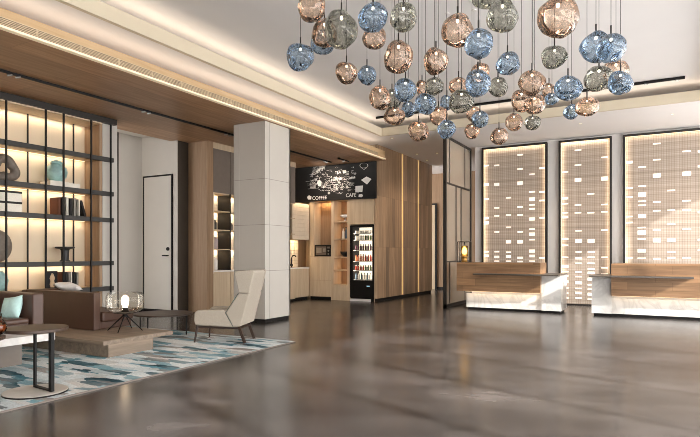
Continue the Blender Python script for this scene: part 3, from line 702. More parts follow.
mw = thing('microwave', 'black microwave oven standing in the recess of the tall cabinet', 'microwave', ((x315+x331)/2, KY+.15, 1.09))
MB().box((x315-.01, KY+.0, 1.092), (x331-.01, KY+.29, 1.38), .008).build('body', 'black', mw)
MB().box((x315+.03, KY-.006, 1.13), (x331-.14, KY, 1.34)).build('door_window', 'greydoor', mw)
MB().box((x331-.11, KY-.006, 1.29), (x331-.03, KY, 1.335)).build('display', 'greydoor', mw)
m = MB()
for i in range(2):
    m.tube((x331-.07, KY, 1.15+i*.08), (x331-.07, KY-.02, 1.15+i*.08), .02)
m.build('dial', 'chrome', mw)
MB().box((x315+.05, KY-.012, 1.18), (x315+.2, KY-.006, 1.30)).box((x315+.24, KY-.012, 1.2), (x315+.32, KY-.006, 1.29)).build('window_print', 'chrome', mw)
# open shelf unit
t = thing('open_shelf_unit', 'narrow oak shelf unit with five warmly lit cells beside the fridge', 'shelf unit', ((x331+x350)/2, KY+.2, 0))
MB().box((x331, KY, .0), (x333, KY+.43, 2.48)).box((x347, KY, 0), (x350-.01, KY+.43, 2.48)).box((x333, KY, 0), (x347, KY+.43, .39)).box((x333, KY+.41, .39), (x347, KY+.43, .391)).build('carcass', 'oak', t)
MB().box((x333, KY+.40, .391), (x347, KY+.43, 2.48)).build('back_panel', 'walnut', t)
zs = [.39, .745, 1.07, 1.52, 1.95]
for z_ in zs[1:]: MB().box((x333, KY+.005, z_-.012), (x347, KY+.41, z_+.012)).build('shelf', 'oak', t)
for z_ in zs[1:]+[2.47]:
    area('cell_light', (x347-.08, KY+.25, z_-.02), (.14, .04), 1.0, '#ffd09a', ((.2, .3, -.93), (1, 0, 0)))
xc = (x333+x347)/2+.06
b = thing('cake_stand', 'small white footed dish in the top lit cell', 'dish', (xc, KY+.14, 1.962))
MB().lathe([(.07, 0), (.07, .01), (.02, .02), (.02, .09)], (xc, KY+.14, 1.962), 20).build('foot', 'white_gloss', b, smooth=True)
MB().lathe([(.03, .09), (.11, .11), (.125, .16), (.115, .165)], (xc, KY+.14, 1.962), 20).build('dish', 'white_gloss', b, smooth=True)
for i, (dx, mt, lb, h) in enumerate(((-.06, 'b_white', 'white tall bottle in the second lit cell', .27), (.02, 'b_blue', 'blue tall bottle in the second lit cell', .29), (.09, 'white_gloss', 'white jug-like bottle beside the blue one in the second lit cell', .24))):
    b = thing('bottle', lb, 'bottle', (xc+dx, KY+.15, 1.532))
    MB().lathe([(.03, 0), (.033, .01), (.033, h*.65), (.014, h*.8), (.014, h*.95)], (xc+dx, KY+.15, 1.532), 16).build('body', mt, b, smooth=True)
    MB().lathe([(.016, h*.95), (.016, h)], (xc+dx, KY+.15, 1.532), 12).build('cap', 'black', b)
b = thing('bowl', 'wide matt black bowl in the middle lit cell', 'bowl', (xc, KY+.16, 1.082))
MB().lathe([(.05, 0), (.06, .012), (.12, .07), (.135, .13), (.12, .13), (.1, .06), (.04, .03)], (xc, KY+.16, 1.082), 24).build('shell', 'blackmatte', b, smooth=True)
MB().lathe([(.055, .0), (.055, .008)], (xc, KY+.16, 1.082), 20).build('foot', 'blackmatte', b)
t = thing('overhead_panel', 'plain oak panel above the drinks fridge', 'panel', ((x350+x3745)/2, KY+.2, 0))
MB().box((x350-.01, KY, 1.87), (-5.995, KY+.43, 2.48)).build('header', 'oak', t)
# fridge
fx0, fx1 = x350+.0, x3745-.01
fr = thing('drinks_fridge', 'tall black glass-door drinks fridge full of lit bottles', 'fridge', ((fx0+fx1)/2, KY+.2, .06))
MB().box((fx0, KY+.04, .06), (fx0+.05, KY+.42, 1.85)).box((fx1-.04, KY+.04, .06), (fx1, KY+.42, 1.85)).box((fx0+.05, KY+.04, 1.81), (fx1-.04, KY+.42, 1.85)).box((fx0+.05, KY+.04, .06), (fx1-.04, KY+.42, .50)).build('body', 'black', fr)
d = MB().box((fx0, KY, .08), (fx0+.075, KY+.04, 1.84)).box((fx1-.05, KY, .08), (fx1, KY+.04, 1.84)).box((fx0+.075, KY, 1.8), (fx1-.05, KY+.04, 1.84)).box((fx0+.075, KY, .08), (fx1-.05, KY+.04, .51)).build('door', 'black', fr)
MB().box((fx0+.075, KY+.015, .51), (fx1-.05, KY+.022, 1.8)).build('door_glass', 'glass', d)
MB().box((fx0+.02, KY-.03, .75), (fx0+.04, KY-.015, 1.45)).box((fx0+.02, KY-.02, .78), (fx0+.04, KY, .8)).box((fx0+.02, KY-.02, 1.4), (fx0+.04, KY, 1.42)).build('handle', 'black', d)
MB().box((fx1-.2, KY-.004, .36), (fx1-.12, KY, .385)).build('display', 'disp', d)
MB().box((fx0+.05, KY+.40, .5), (fx1-.04, KY+.41, 1.81)).build('light_panel', 'fridgelight', fr)
rowsz = [(1.66, .07, 8, ('b_white',)), (1.50, .11, 8, ('b_white', 'b_green')), (1.245, .15, 8, ('b_purple',)), (.98, .17, 8, ('b_orange', 'b_red')), (.755, .13, 8, ('b_red', 'b_green')), (.53, .17, 7, ('b_blue', 'b_white'))]
rown = ['top', 'second', 'third', 'fourth', 'fifth', 'lowest']
names = dict(b_white='white', b_green='green', b_purple='purple', b_orange='pink-orange', b_red='red', b_blue='blue-labelled')
tmpl = {}
for ri, (z_, h, n, mats) in enumerate(rowsz):
    MB().box((fx0+.055, KY+.06, z_-.02), (fx1-.045, KY+.39, z_-.006)).build('shelf', 'white_gloss', fr)
    for i in range(n):
        if ri == 5: mt = mats[i % 2]
        else: mt = mats[min(len(mats)-1, int(i*len(mats)/n))]
        key = (mt, ri)
        loc = Vector((fx0+.105+i*(fx1-fx0-.19)/(n-1), KY+.12, z_-.006))
        if key in tmpl: o = copy_tree(tmpl[key]); o.location = loc
        else:
            r_ = .026
            kind = 'can' if h < .12 else 'bottle'
            o = thing(kind, '', kind, loc)
            if kind == 'can':
                MB().lathe([(r_*.85, 0), (r_, .008), (r_, h-.01), (r_*.85, h-.004)], (0, 0, 0), 12).build('body', mt, o, smooth=True, local=True)
                MB().lathe([(r_*.83, h-.004), (r_*.8, h)], (0, 0, 0), 12).build('lid', 'chrome', o, local=True)
            else:
                MB().lathe([(r_*.9, 0), (r_, .008), (r_, h*.62), (r_*.45, h*.82), (r_*.45, h*.9)], (0, 0, 0), 12).build('body', mt, o, smooth=True, local=True)
                MB().lathe([(r_*.5, h*.9), (r_*.5, h)], (0, 0, 0), 12).build('cap', 'black' if mt != 'b_red' else 'white_gloss', o, local=True)
            tmpl[key] = o
        o['label'] = '%s drink %s on the %s shelf of the drinks fridge' % (names[mt], o['category'], rown[ri])
        o['group'] = '%s %ss on the %s fridge shelf' % (names[mt], o['category'], rown[ri])
area('fridge_light', (fx0+.085, KY+.05, 1.15), (1.25, .02), 2.2, '#fff4e8', ((.5, .86, 0), (0, 0, 1)))
area('fridge_light', (fx1-.06, KY+.05, 1.15), (1.25, .02), 2.2, '#fff4e8', ((-.5, .86, 0), (0, 0, 1)))
# chalkboard
BY = 12.0
cb = thing('chalkboard', 'wide black chalkboard covered with white café doodles above the coffee corner', 'chalkboard', (-7.1, BY, 2.48))
bx0, bx1 = -8.4, -5.93
MB().box((bx0, BY, 2.485), (bx1, BY+.05, 3.365)).build('board', 'chalk', cb)
def text(s, px, py, hpx, rot=0, sx=1):
    c = onY(px, py, BY-.004); cu = bpy.data.curves.new('chalk_lettering', 'FONT'); cu.body = s; cu.size = hpx*.0245*1.35; cu.align_x = 'CENTER'; cu.align_y = 'CENTER'; cu.extrude = .001; cu.offset = .0
    if len(cu.materials) == 0: cu.materials.append(MT['chalkwhite'])
    tmp = bpy.data.objects.new('tmp', cu); me = bpy.data.meshes.new_from_object(tmp); bpy.data.objects.remove(tmp)
    o = bpy.data.objects.new('chalk_lettering', me); COL.objects.link(o); o.location = c-parent_world(cb)
    o.rotation_euler = (Matrix.Rotation(-rot, 3, 'Y') @ Matrix.Rotation(PI/2, 3, 'X')).to_euler()
    o.scale = (sx, 1, 1); o.parent = cb
m = MB()
def W(px, py): q = onY(px, py, BY-.003); return q
def stroke(pts, w=.012):
    for i in range(len(pts)-1):
        a, b = W(*pts[i]), W(*pts[i+1])
        if (b-a).length > 1e-4: m.bar(a, b, .004, w) if False else m.bar(a, b, w, .003)
def patch(pts): m.prism([(W(*p_).x, W(*p_).z) for p_ in pts], BY-.004, BY, 'y')
rnd = random.Random(3)
# doodles: slanted note cards, cup ring, cupcake, little boxes and lines of scribble
patch([(361, 180), (366.5, 176.5), (371.5, 179), (367, 184.5)]); patch([(355.5, 186), (363, 185.5), (362.3, 192), (355.3, 192)])
patch([(358.8, 194.5), (362, 193.8), (363, 196), (361.5, 197.2), (358.5, 197)]); patch([(342.5, 170.5), (346, 170), (346.4, 173), (343, 173.5)])
patch([(307, 197), (309, 195.2), (311.5, 196.5), (311, 199.5), (308, 199.5)])
for k in range(18):
    a = 2*PI*k/18; a2 = 2*PI*(k+1)/18
    stroke([(364+4*math.cos(a), 165.5+2.5*math.sin(a)), (364+4*math.cos(a2), 165.5+2.5*math.sin(a2))], .035)
stroke([(361, 167.5), (364, 169.5), (367, 167.5)], .03)
for k in range(3):
    y0 = 175.5-k*3.2
    for j in range(6):
        xa_ = 311+j*2.4+k*.9; ya_ = y0-j*1.35
        stroke([(xa_, ya_), (xa_+1.4, ya_-2.2), (xa_+2, ya_+.6), (xa_+.2, ya_+.2)], .014)
stroke([(306, 181.5), (320, 180.2)], .03); stroke([(307, 184), (318, 183.6)], .02); stroke([(307.5, 186), (316, 185.6)], .018); stroke([(308, 189), (319, 188)], .024)
patch([(317, 182), (319.5, 179.6), (321.5, 182), (321, 186), (318, 186)])
for k in range(170):
    x = rnd.gauss(334, 14); y = rnd.gauss(183, 8)
    if not (309 < x < 356 and 167 < y < 194): continue
    pts = [(x, y)]
    for j in range(rnd.randint(3, 6)): pts.append((pts[-1][0]+rnd.uniform(-.2, 1.5), y+rnd.uniform(-1, 1)))
    stroke(pts, rnd.choice((.006, .009, .014)))
for (x, y, r_) in ((323.5, 187, 1.6), (337, 189, 2.2), (341, 178.5, 1.8), (329, 193, 1.6), (348, 174, 1.2), (347, 187, 2)):
    for k in range(8):
        a = 2*PI*k/8; stroke([(x, y), (x+r_*math.cos(a), y+r_*math.sin(a)*.8)], .02)
m.build('chalk_drawings', 'chalkwhite', cb)
text('COFFEE', 319.5, 198, 3.8); text('CAFE', 351, 195.3, 3.8); text('COFFEE', 318, 171, 3.2, .42); text('TEA', 338, 172.5, 3)
text('coffee', 336, 179, 3.6, .06); text('latte', 352, 177.5, 3.2, .1); text('milk', 313, 187, 3)
area('board_wash', (-7.0, BY-.45, 3.33), (2.2, .05), 4, '#fff6ea', ((0, .7, -.7), (1, 0, 0)))
# ================================================================== GLASS GLOBE PENDANTS
# (kind, px, py, width px, height px, height of the globe above the floor, label detail)
PEND = [
 ('a', 311.5, 6, 28, 30, 3.05, 'cut by the top frame edge, the first amber one from the left'),
 ('g', 341.5, 29.5, 33, 37, 2.95, 'large, overlapping an amber globe at the top left of the cluster'),
 ('a', 324.5, 33, 26, 27, 3.15, 'tucked between the upper left amber globe and the large smoke globe'),
 ('b', 323, 42, 25, 24, 3.28, 'mostly hidden behind an amber globe at the upper left'),
 ('b', 300.5, 57.5, 27, 26, 2.9, 'hanging alone at the far left of the whole cluster'),
 ('a', 346.5, 73, 22, 21, 2.85, 'alone over plain ceiling, just left of a small blue globe'),
 ('b', 373, 17.5, 30, 29, 2.95, 'near the top between two smoke globes'),
 ('a', 374, 38, 24, 22, 3.12, 'hanging directly under a big blue globe near the top'),
 ('g', 403.5, 17.5, 27, 28, 3.0, 'hanging clear near the top, right of a big blue globe'),
 ('b', 367, 75.5, 19, 19, 2.85, 'small, just right of a lone amber globe left of the cluster'),
 ('a', 398.5, 56.5, 29, 31, 2.75, 'big and bean-shaped, alone below the clear-hanging smoke globe'),
 ('a', 436, 61.5, 25, 26, 2.8, 'pear-shaped, directly above a small smoke globe in the middle'),
 ('a', 457.5, 31, 32, 32, 2.85, 'large, overlapped at its lower right by a blue globe'),
 ('b', 478.5, 44, 28, 29, 2.58, 'overlapping the lower right of a large amber globe'),
 ('g', 502.5, 16, 32, 31, 2.85, 'large and complete, near the top right of centre'),
 ('g', 489, -4, 34, 24, 3.5, 'cut by the top frame edge above another smoke globe'),
 ('a', 558, 17.5, 40, 39, 2.62, 'largest of all, lopsided, near the top right'),
 ('b', 507.5, 63.5, 24, 21, 2.75, 'wide and flattish, alone above a small smoke globe right of the middle'),
 ('a', 380, 98, 22, 24, 2.72, 'egg-shaped, lowest left group, beside a half-hidden smoke globe'),
 ('b', 405.5, 90.5, 23, 23, 2.66, 'in the lower left group above a tiny blue globe'),
 ('g', 392, 99, 19, 19, 2.84, 'half-hidden between amber and blue globes in the lower left'),
 ('a', 394.5, 116, 22, 18, 2.62, 'flattened, at the bottom of the lower left group near the ceiling corner'),
 ('b', 408.5, 109, 14, 16, 2.74, 'tiny, squeezed right of a flattened amber globe in the lower left group'),
 ('a', 422, 88.5, 12, 16, 3.0, 'tiny and distant, peeking out left of a small smoke globe'),
 ('g', 434.5, 86.5, 19, 18, 2.8, 'small, directly below the pear-shaped amber globe'),
 ('b', 425.5, 104, 22, 20, 2.66, 'below a small smoke globe in the lower middle'),
 ('a', 458.5, 86, 20, 17, 2.82, 'small and round, above a wide smoke globe in the middle'),
 ('g', 461.5, 101.5, 25, 23, 2.6, 'wide and crinkled, below a small round amber globe in the middle'),
 ('b', 447, 103, 14, 15, 3.02, 'small, hidden behind the left side of a wide smoke globe'),
 ('a', 438.5, 116, 18, 18, 2.72, 'below and right of a blue globe in the lower middle'),
 ('a', 418.5, 131, 21, 19, 2.5, 'alone at the very bottom left, under the black ceiling track'),
 ('b', 446.5, 129.5, 19, 18, 2.5, 'lowest blue one, just above the glass partition corner'),
 ('a', 480, 74, 19, 20, 2.95, 'showing only as a rim behind a blue globe right of the middle'),
 ('b', 478, 83, 25, 26, 2.48, 'pear-shaped, in front of an amber globe right of the middle'),
 ('g', 498, 87, 20, 20, 2.75, 'small and crinkled, right of the pear-shaped blue globe'),
 ('a', 474, 114, 15, 15, 2.86, 'small, behind the upper left of a low blue globe over the cornice'),
 ('b', 480, 119, 17, 17, 2.62, 'low, over the cornice between two small amber globes'),
 ('a', 472, 131, 16, 15, 2.6, 'small, low and left, just below a low blue globe'),
 ('a', 499, 136.5, 18, 17, 2.45, 'lowest of the cluster, over the top of the first light screen'),
 ('a', 532, 83, 27, 25, 2.62, 'upper one of three amber globes clustered together at the right'),
 ('a', 521.5, 101, 20, 22, 2.78, 'left one of three amber globes clustered together at the right'),
 ('a', 534.5, 104.5, 21, 19, 2.55, 'lower right and most crinkled of three amber globes clustered together'),
 ('a', 549, 91, 13, 15, 3.0, 'tiny pale one behind the right of the three clustered amber globes'),
 ('b', 552, 99, 14, 12, 2.86, 'tiny, between the amber trio and a large blue globe at the right'),
 ('g', 554.5, 57.5, 25, 22, 2.7, 'alone, directly under the largest amber globe'),
 ('b', 568, 88, 27, 24, 2.55, 'large and rounded, directly below the left of the overlapping blue pair'),
 ('a', 514, 122, 17, 17, 2.68, 'small, left of the lowest grey globe at the right'),
 ('g', 532.5, 122.5, 17, 14, 2.62, 'lowest grey one, beneath the amber trio'),
 ('b', 596, 47, 31, 29, 2.72, 'left one of two overlapping wide blue globes at the right'),
 ('b', 611, 48, 30, 27, 2.6, 'right one of two overlapping wide blue globes, with bright highlights'),
 ('g', 599, 78.5, 28, 24, 2.62, 'wide, below the two overlapping blue globes'),
 ('a', 616, 72, 25, 23, 2.8, 'pale, showing behind a blue and a smoke globe at the far right'),
 ('b', 620.5, 82.5, 24, 23, 2.5, 'furthest right of the whole cluster, at the end of the ceiling track'),
 ('a', 587, 107, 22, 19, 2.52, 'low at the right, overlapping a small blue globe on the cornice'),
 ('b', 571.5, 112, 16, 15, 2.68, 'small, over the cornice at the right, beside an amber globe'),
]
KN = {'a': ('amber', 'g_amber'), 'b': ('blue', 'g_blue'), 'g': ('smoke grey', 'g_grey')}
for k, (kd, px, py, wp, hp, zc_, lb) in enumerate(PEND):
    c = onZ(px, py, zc_); d = FL*(CH-zc_)/(py-HY)
    rx_, rz_ = wp*d/FL/2, hp*d/FL/2*1.04
    # the eye looks up at the globes, so the drawn height is close to the true one
    cn, mt = KN[kd]
    t = thing('pendant_lamp', '%s glass globe %s' % (cn, lb), 'pendant lamp', (c.x, c.y, c.z), 0, 'hand-blown glass globe pendants')
    rnd = random.Random(k*17+5)
    bm = bmesh.new(); bmesh.ops.create_icosphere(bm, subdivisions=4, radius=1)
    off = Vector((rnd.uniform(-50, 50), rnd.uniform(-50, 50), rnd.uniform(-50, 50)))
    for v in bm.verts:
        n = v.co.normalized()
        r_ = 1+.17*noise.noise(n*.9+off)+.06*noise.noise(n*2.2+off*2)
        if n.z > .75: r_ += .04*(n.z-.75)
        v.co = n*r_
    xs = [v.co.dot(Vector((RX, RY, 0))) for v in bm.verts]; zs_ = [v.co.z for v in bm.verts]
    kx = 2/(max(xs)-min(xs)); kz = 2/(max(zs_)-min(zs_)); ox = (max(xs)+min(xs))/2; oz = (max(zs_)+min(zs_))/2
    for v in bm.verts:
        v.co -= Vector((RX, RY, 0))*ox; v.co.z -= oz
        v.co = Vector((v.co.x*kx*rx_, v.co.y*kx*rx_, v.co.z*kz*rz_))
    top = max((v.co.z for v in bm.verts if abs(v.co.x) < rx_*.35 and abs(v.co.y) < rx_*.35), default=rz_)
    me = bpy.data.meshes.new('glass_globe'); bm.to_mesh(me); bm.free(); me.materials.append(MT[mt])
    for p in me.polygons: p.use_smooth = True
    o = bpy.data.objects.new('glass_globe', me); COL.objects.link(o); o.parent = t
    MB().tube((0, 0, top+.05), (0, 0, ZU-c.z), .0022, n=6).build('cord', 'bronze', t, local=True)
    MB().tube((0, 0, top-rz_*.28), (0, 0, top+.06), .006, n=10).tube((0, 0, top-rz_*.30), (0, 0, top+.004), rx_*.085, rx_*.07, n=12).build('socket', 'bronze', t, local=True)
    MB().lathe([(rx_*.05, 0), (rx_*.10, -rz_*.08), (rx_*.10, -rz_*.17), (rx_*.04, -rz_*.24)], (0, 0, top-rz_*.28), 12).build('bulb', 'bulb', t, smooth=True, local=True)
    MB().tube((0, 0, ZU-c.z-.012), (0, 0, ZU-c.z), .03, n=16).build('canopy', 'white', t, local=True)

# ================================================================== LOUNGE
RZ = .014
# oak plinth of the far sofa
t = thing('wooden_plinth', 'low greyed oak plinth carrying the far sofa and the glowing lamp', 'plinth', (-6.1, 4.4, RZ))
MB().box((-7.7, 4.10, RZ), (-5.29, 4.72, .155)).build('base', 'greywoody', t)
MB().box((-7.7, 4.03, .155), (-5.30+.02, 5.02, .2)).build('top_board', 'greywood', t)
# far sofa
def sofa_far():
    t = thing('sofa', 'brown leather sofa on the oak plinth, seen over its broad side arm', 'sofa', (-6.5, 4.8, .2))
    z = .2
    MB().box((-7.55, 4.60, z), (-6.17, 5.14, z+.10), .01).build('base', 'leather', t, bevel=.01)
    MB().box((-7.5, 4.66, z+.09), (-6.12, 5.14, z+.22)).build('seat_cushion', 'leather', t, bevel=.03)
    MB().box((-7.55, 4.54, z), (-6.13, 4.64, z+.47)).build('armrest', 'leather', t, bevel=.012)
    MB().box((-7.7, 4.56, z), (-7.5, 5.14, z+.46)).build('backrest', 'leather', t, bevel=.03)
    return t
sofa_far()
t = thing('marble_plinth', 'white marble slab bench on a grey block under the near sofa', 'plinth', (-6.3, 3.0, RZ))
MB().box((-7.5, 1.6, RZ), (-5.75, 3.42, .29)).build('base', 'greydoor', t)
MB().box((-7.6, 1.5, .29), (-5.32, 3.50, .36)).build('top_slab', 'marble', t)
t = thing('sofa', 'brown leather sofa with a pale aqua cushion, cropped at the left edge', 'sofa', (-6.4, 3.0, .36))
z = .36
MB().box((-7.2, 1.7, z), (-5.86, 3.56, z+.06)).build('base', 'leather', t, bevel=.01)
MB().box((-7.1, 2.55, z+.05), (-5.84, 3.56, z+.115)).build('seat_cushion', 'leather', t, bevel=.025)
MB().box((-7.2, 3.575, z), (-5.81, 3.70, z+.37)).build('armrest', 'leather', t, bevel=.02)
MB().box((-7.35, 1.7, z), (-7.1, 3.70, z+.40)).build('backrest', 'leather', t, bevel=.03)
def pillow(name, label, c, w, h, th, mat, rot, parent=None):
    bm = bmesh.new(); n = 14; top = {}; bot = {}
    for i in range(n+1):
        for j in range(n+1):
            u, v = i/n*2-1, j/n*2-1
            k = (1-u*u)**.45*(1-v*v)**.45 if abs(u) < 1 and abs(v) < 1 else 0
            px_ = u*w/2*(1-.07*(1-v*v)); pz = v*h/2*(1-.07*(1-u*u))
            e_ = .008*noise.noise(Vector((u*2, v*2, w*9)))
            top[i, j] = bm.verts.new((px_, k*th/2+e_, pz))
            bot[i, j] = top[i, j] if i in (0, n) or j in (0, n) else bm.verts.new((px_, -k*th/2+e_, pz))
    for i in range(n):
        for j in range(n):
            bm.faces.new((top[i, j], top[i+1, j], top[i+1, j+1], top[i, j+1]))
            bm.faces.new((bot[i, j+1], bot[i+1, j+1], bot[i+1, j], bot[i, j]))
    bmesh.ops.recalc_face_normals(bm, faces=bm.faces)
    me = bpy.data.meshes.new(name); bm.to_mesh(me); bm.free(); me.materials.append(MT[mat])
    for p in me.polygons: p.use_smooth = True
    o = bpy.data.objects.new(name, me); COL.objects.link(o); o.location = c; o.rotation_euler = rot
    if parent is not None: o.parent = parent
    else: tag(o, label, 'cushion')
    return o
pillow('cushion', 'pale aqua cushion leaning against the arm of the near sofa', (-6.07, 3.50, .575), .31, .25, .12, 'mintlight', (-.25, -.14, .05))
pillow('cushion', 'white cushion lying behind the far sofa arm in front of the books', (-7.3, onX(68, 287, -7.3).y, .69), .34, .2, .12, 'white', (1.3, .1, .5))
# glowing lamp
drum = clear_glass('lamp_drum_glass', '#fffcf6', .3, .05)
LX, LY, LZ = -5.77, 4.71, .2
t = thing('table_lamp', 'glass drum table lamp with glowing bulb on black tripod legs', 'lamp', (LX, LY, LZ))
hub = Vector((LX, LY, LZ+.205))
for k in range(4):
    a = math.radians(-61+90*k)
    foot = Vector((LX+.215*math.cos(a), LY+.215*math.sin(a), LZ+.008))
    MB().tube(foot, hub+Vector((.02*math.cos(a), .02*math.sin(a), -.01)), .006, .008).build('leg', 'black', t)
MB().lathe([(.02, .175), (.03, .18), (.03, .21), (.14, .228), (.145, .234), (.05, .24), (.03, .27), (.03, .29)], (LX, LY, LZ), 28).build('base_plate', 'black', t, smooth=False)
MB().lathe([(.10, .235), (.17, .243), (.215, .275), (.222, .282), (.222, .43), (.205, .468), (.198, .474)], (LX, LY, LZ), 40, caps=False).build('shade', drum, t, smooth=True)
m = MB()
for zz in (.32, .365, .41): m.lathe([(.2225, zz), (.2245, zz+.002), (.2225, zz+.004)], (LX, LY, LZ), 40, caps=False)
m.build('shade_rib', drum, t, smooth=True)
MB().lathe([(.022, .285), (.03, .30), (.042, .34), (.044, .38), (.036, .42), (.014, .44)], (LX, LY, LZ), 20).build('bulb', 'lampbulb', t, smooth=True)
# low round walnut table
tc = (-6.20, 5.71)
t = thing('coffee_table', 'low round walnut coffee table with thin black legs beside the armchair', 'table', (tc[0], tc[1], RZ))
MB().lathe([(.395, .288), (.41, .294), (.41, .309), (.395, .312)], (tc[0], tc[1], 0), 48).build('tabletop', 'tablewood', t)
for k in range(4):
    a = math.radians(15+90*k); p = Vector((tc[0]+.37*math.cos(a), tc[1]+.37*math.sin(a), 0))
    MB().tube(p+Vector((0, 0, RZ)), p+Vector((0, 0, .292)), .009).build('leg', 'black', t)
m = MB().bar((tc[0]+.37*math.cos(.262), tc[1]+.37*math.sin(.262), .282), (tc[0]-.37*math.cos(.262), tc[1]-.37*math.sin(.262), .282), .014, .014)
m.bar((tc[0]-.37*math.sin(.262), tc[1]+.37*math.cos(.262), .282), (tc[0]+.37*math.sin(.262), tc[1]-.37*math.cos(.262), .282), .014, .014).build('crossbar', 'black', t)
# C-shaped side table
sx_, sy_ = -4.49, 2.785
t = thing('side_table', 'round dark-topped side table with two flat posts on a pale disc base', 'table', (sx_, sy_, RZ))
MB().lathe([(.238, RZ), (.241, RZ+.004), (.241, RZ+.012), (.238, RZ+.016)], (sx_, sy_, 0), 56).build('base_disc', plain('pale_grey_lacquer', '#b9b3aa', .3), t)
MB().lathe([(.242, RZ), (.2425, RZ+.006), (.242, RZ+.012)], (sx_, sy_, 0), 56).build('base_rim', 'black', t)
MB().lathe([(.238, .522), (.242, .526), (.242, .545), (.238, .548)], (sx_, sy_, 0), 56).build('tabletop', 'tablewood', t)
pa = onZ(35, 386.5, RZ+.02); pb_ = onZ(51.5, 391, RZ+.02)
MB().box((pa.x-.012, pa.y-.008, RZ+.016), (pa.x+.012, pa.y+.008, .525)).build('leg', 'black', t)
MB().box((pb_.x-.018, pb_.y-.014, RZ+.016), (pb_.x+.018, pb_.y+.014, .525)).build('leg', 'black', t)
MB().bar((pa.x, pa.y, RZ+.024), (pb_.x, pb_.y, RZ+.024), .03, .012).build('crossbar', 'black', t)
MB().bar((pa.x, pa.y, .517), (pb_.x, pb_.y, .517), .03, .01).build('crossbar', 'black', t)
# second table at the frame edge with the tea jug
jc = onZ(1.5, 335, .53)
q = Vector((jc.x-.06, jc.y-.17, 0))
t = thing('side_table', 'dark side table cropped by the left frame edge, holding a jug of tea', 'table', (q.x, q.y, RZ))
MB().lathe([(.20, .505), (.205, .508), (.205, .527), (.20, .53)], (q.x, q.y, 0), 48).build('tabletop', 'tablewood', t)
MB().tube((q.x, q.y, RZ+.016), (q.x, q.y, .506), .018).build('leg', 'black', t)
MB().lathe([(.17, RZ), (.17, RZ+.016)], (q.x, q.y, 0), 48).build('base_disc', 'black', t)
jp = jc+Vector((-.055, -.03, 0)); jp.z = .53
t = thing('tea_jug', 'round glass jug half full of reddish amber tea with green leaves', 'jug', jp)
MB().lathe([(.05, .0), (.075, .012), (.092, .045), (.088, .085), (.06, .12), (.055, .15), (.06, .16)], jp, 28).build('glass_body', 'glass', t, smooth=True)
MB().lathe([(.045, .005), (.07, .016), (.086, .046), (.083, .078), (.08, .08)], jp, 28).build('tea', 'tea', t, smooth=True)
m = MB(); rnd = random.Random(2)
for k in range(9):
    a = rnd.uniform(0, 2*PI); b_ = jp+Vector((.02*math.cos(a), .02*math.sin(a), .08)); e_ = jp+Vector((.055*math.cos(a), .055*math.sin(a), .18+rnd.uniform(-.02, .03)))
    m.tube(b_, e_, .003, .001, 6)
    m.bar(b_.lerp(e_, .6), e_, .02, .002)
m.build('mint_sprig', plain('dark_mint_leaf', '#3f5c58', .6), t)

# ================================================================== ARMCHAIR (local x = forward)
ch = thing('armchair', 'oatmeal high-backed wing armchair on dark splayed legs at the rug end', 'armchair', (-4.995, 5.66, RZ+.006), math.atan2(-.365, -.931))
L = dict(local=True)
cush = MB().box((-.25, -.205, .29), (.30, .205, .39)); cush.build('seat_cushion', 'chairfab', ch, bevel=.03, **L)
prof = [(.30, .225), (.318, .29), (.31, .385), (.275, .415), (-.06, .43), (-.105, .42), (-.10, .385), (-.205, .205)]
for s in (-1, 1):
    MB().prism(prof, s*.215, s*.29, 'y').build('armrest', 'chairfab', ch, bevel=.02, **L)
MB().box((-.2, -.22, .208), (.31, .22, .30)).build('seat_frame', 'chairfab', ch, bevel=.015, **L)
rear = [(-.20, .205), (-.30, .22), (-.395, .60), (-.465, .90), (-.445, .925), (-.36, .92), (-.31, .62), (-.22, .34)]
MB().prism(rear, -.25, .25, 'y').build('backrest', 'chairfab', ch, bevel=.025, **L)
for s in (-1, 1):
    b = MB().prism([(-.10, .385), (-.207, .205), (-.30, .22), (-.405, .63), (-.27, .635)], s*.225, s*.283, 'y').build('wing', 'chairfab', ch, bevel=.014, **L)
    MB().prism([(-.272, .64), (-.405, .635), (-.475, .91), (-.455, .93), (-.235, .915), (-.21, .89)], s*.225, s*.283, 'y').build('wing_top', 'chairfab', b, bevel=.014, **L)
    m = MB(); yy = s*.287
    m.path([(-.205, yy, .207), (-.102, yy, .388), (-.271, yy, .637)], .004)
    m.build('piping', plain('grey_green_piping', '#56605a', .8), b, **L)
pillow('lumbar_cushion', '', (-.16, 0, .49), .34, .24, .10, 'mint', (0, 0, 0), ch).rotation_euler = (-.42, 0, PI/2)
fl_ = MB()
for s in (-1, 1):
    fl_.bar((.30, s*.21, .195), (-.27, s*.18, .18), .03, .022)
    MB().tube((.295, s*.215, .21), (.322, s*.25, 0), .019, .010, 10).build('leg', 'darkwood', ch, **L)
    MB().bar((-.225, s*.195, .27), (-.325, s*.2, .0), .026, .034).build('leg', 'darkwood', ch, **L)
fl_.bar((.295, -.21, .197), (.295, .21, .197), .03, .022).bar((-.25, -.18, .185), (-.25, .18, .185), .03, .022)
fl_.build('leg_rail', 'darkwood', ch, **L)
# ================================================================== LIGHT AND CAMERA
w = bpy.data.worlds.new('sky'); SC.world = w; w.use_nodes = True
w.node_tree.nodes['Background'].inputs['Color'].default_value = (1, .985, .975, 1)
w.node_tree.nodes['Background'].inputs['Strength'].default_value = 8
s = bpy.data.lights.new('sun', 'SUN'); s.energy = 9; s.angle = math.radians(1.2); s.color = (1, .97, .93)
so = bpy.data.objects.new('sun', s); COL.objects.link(so)
e = math.radians(26)
d = Vector((-.941*math.cos(e), .338*math.cos(e), -math.sin(e)))
so.rotation_euler = d.to_track_quat('-Z', 'Y').to_euler(); so.location = (8, -2, 6)
WARM = '#ffecd4'
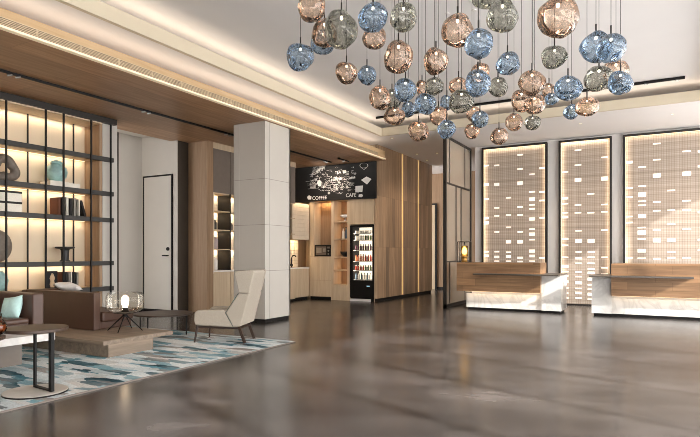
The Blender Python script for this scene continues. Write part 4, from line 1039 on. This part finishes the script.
# hidden LED coves
area('soffit_cove_light', (-5.82, 4.4, ZS+.10), (14.6, .05), 25, WARM, ((.15, 0, 1), (0, 1, 0)))
zc = ZL+.12
area('recess_cove_light', (RX0-.16, (RY0+RY1)/2, zc), (RY1-RY0, .05), 20, WARM, ((.55, 0, .8), (0, 1, 0)))
area('recess_cove_light', (RX1+.16, (RY0+RY1)/2, zc), (RY1-RY0, .05), 20, WARM, ((-.55, 0, .8), (0, 1, 0)))
area('recess_cove_light', ((RX0+RX1)/2, RY1+.16, zc), (RX1-RX0, .05), 9, WARM, ((0, -.55, .8), (1, 0, 0)))
area('recess_cove_light', ((RX0+RX1)/2, RY0-.16, zc), (RX1-RX0, .05), 9, WARM, ((0, .55, .8), (1, 0, 0)))
# spots over lounge, kitchen and corridor; reception ones added to brighten the wall
for x, y, z, p, tx, ty, tz in ((-6.93, 4.0, 3.3, 45, -6.2, 3.6, 0), (-6.93, 6.0, 3.3, 45, -5.9, 5.6, 0), (-6.93, 8.0, 3.3, 8, -8.6, 8.0, 1.2), (-6.93, 11.2, 3.3, 90, -7.2, 12.1, 2.8),
                               (-6.93, 10.4, 3.3, 80, -6.6, 12, .8), (-4.9, 14.0, 3.74, 60, -5.9, 14, .5), (-4.9, 12.6, 3.74, 70, -5.9, 13.2, .9), (-3.0, 12.1, 3.75, 75, -3.0, 13.2, 1.2), (-1.4, 12.1, 3.75, 75, -1.4, 13.2, 1.2), (.2, 12.1, 3.75, 75, .3, 13.2, 1.2)):
    l = bpy.data.lights.new('ceiling_spot', 'SPOT'); l.energy = p; l.spot_size = math.radians(75); l.spot_blend = .8; l.color = srgb('#ffe6d0')[:3]; l.shadow_soft_size = .06
    o = bpy.data.objects.new('ceiling_spot', l); COL.objects.link(o); o.location = (x, y, z)
    o.rotation_euler = (Vector((tx, ty, tz))-Vector((x, y, z))).to_track_quat('-Z', 'Y').to_euler()
cam = bpy.data.cameras.new('camera'); co = bpy.data.objects.new('camera', cam); COL.objects.link(co)
cam.sensor_width = 36; cam.lens = FL/700*36; cam.shift_y = 35.5/700; cam.clip_start = .05
co.location = (0, 0, CH); co.rotation_euler = (PI/2, 0, A)
SC.camera = co
vs = SC.view_settings; vs.view_transform = 'Standard'; vs.look = 'None'; vs.gamma = 1; vs.use_curve_mapping = False; vs.exposure = 0.0
cy = SC.cycles; cy.pixel_filter_type = 'BLACKMAN_HARRIS'; cy.filter_width = .9; cy.use_denoising = True; cy.max_bounces = 10; cy.diffuse_bounces = 5; cy.glossy_bounces = 4; cy.transmission_bounces = 6; cy.transparent_max_bounces = 24; cy.sample_clamp_indirect = 6
cy.caustics_reflective = False; cy.caustics_refractive = False
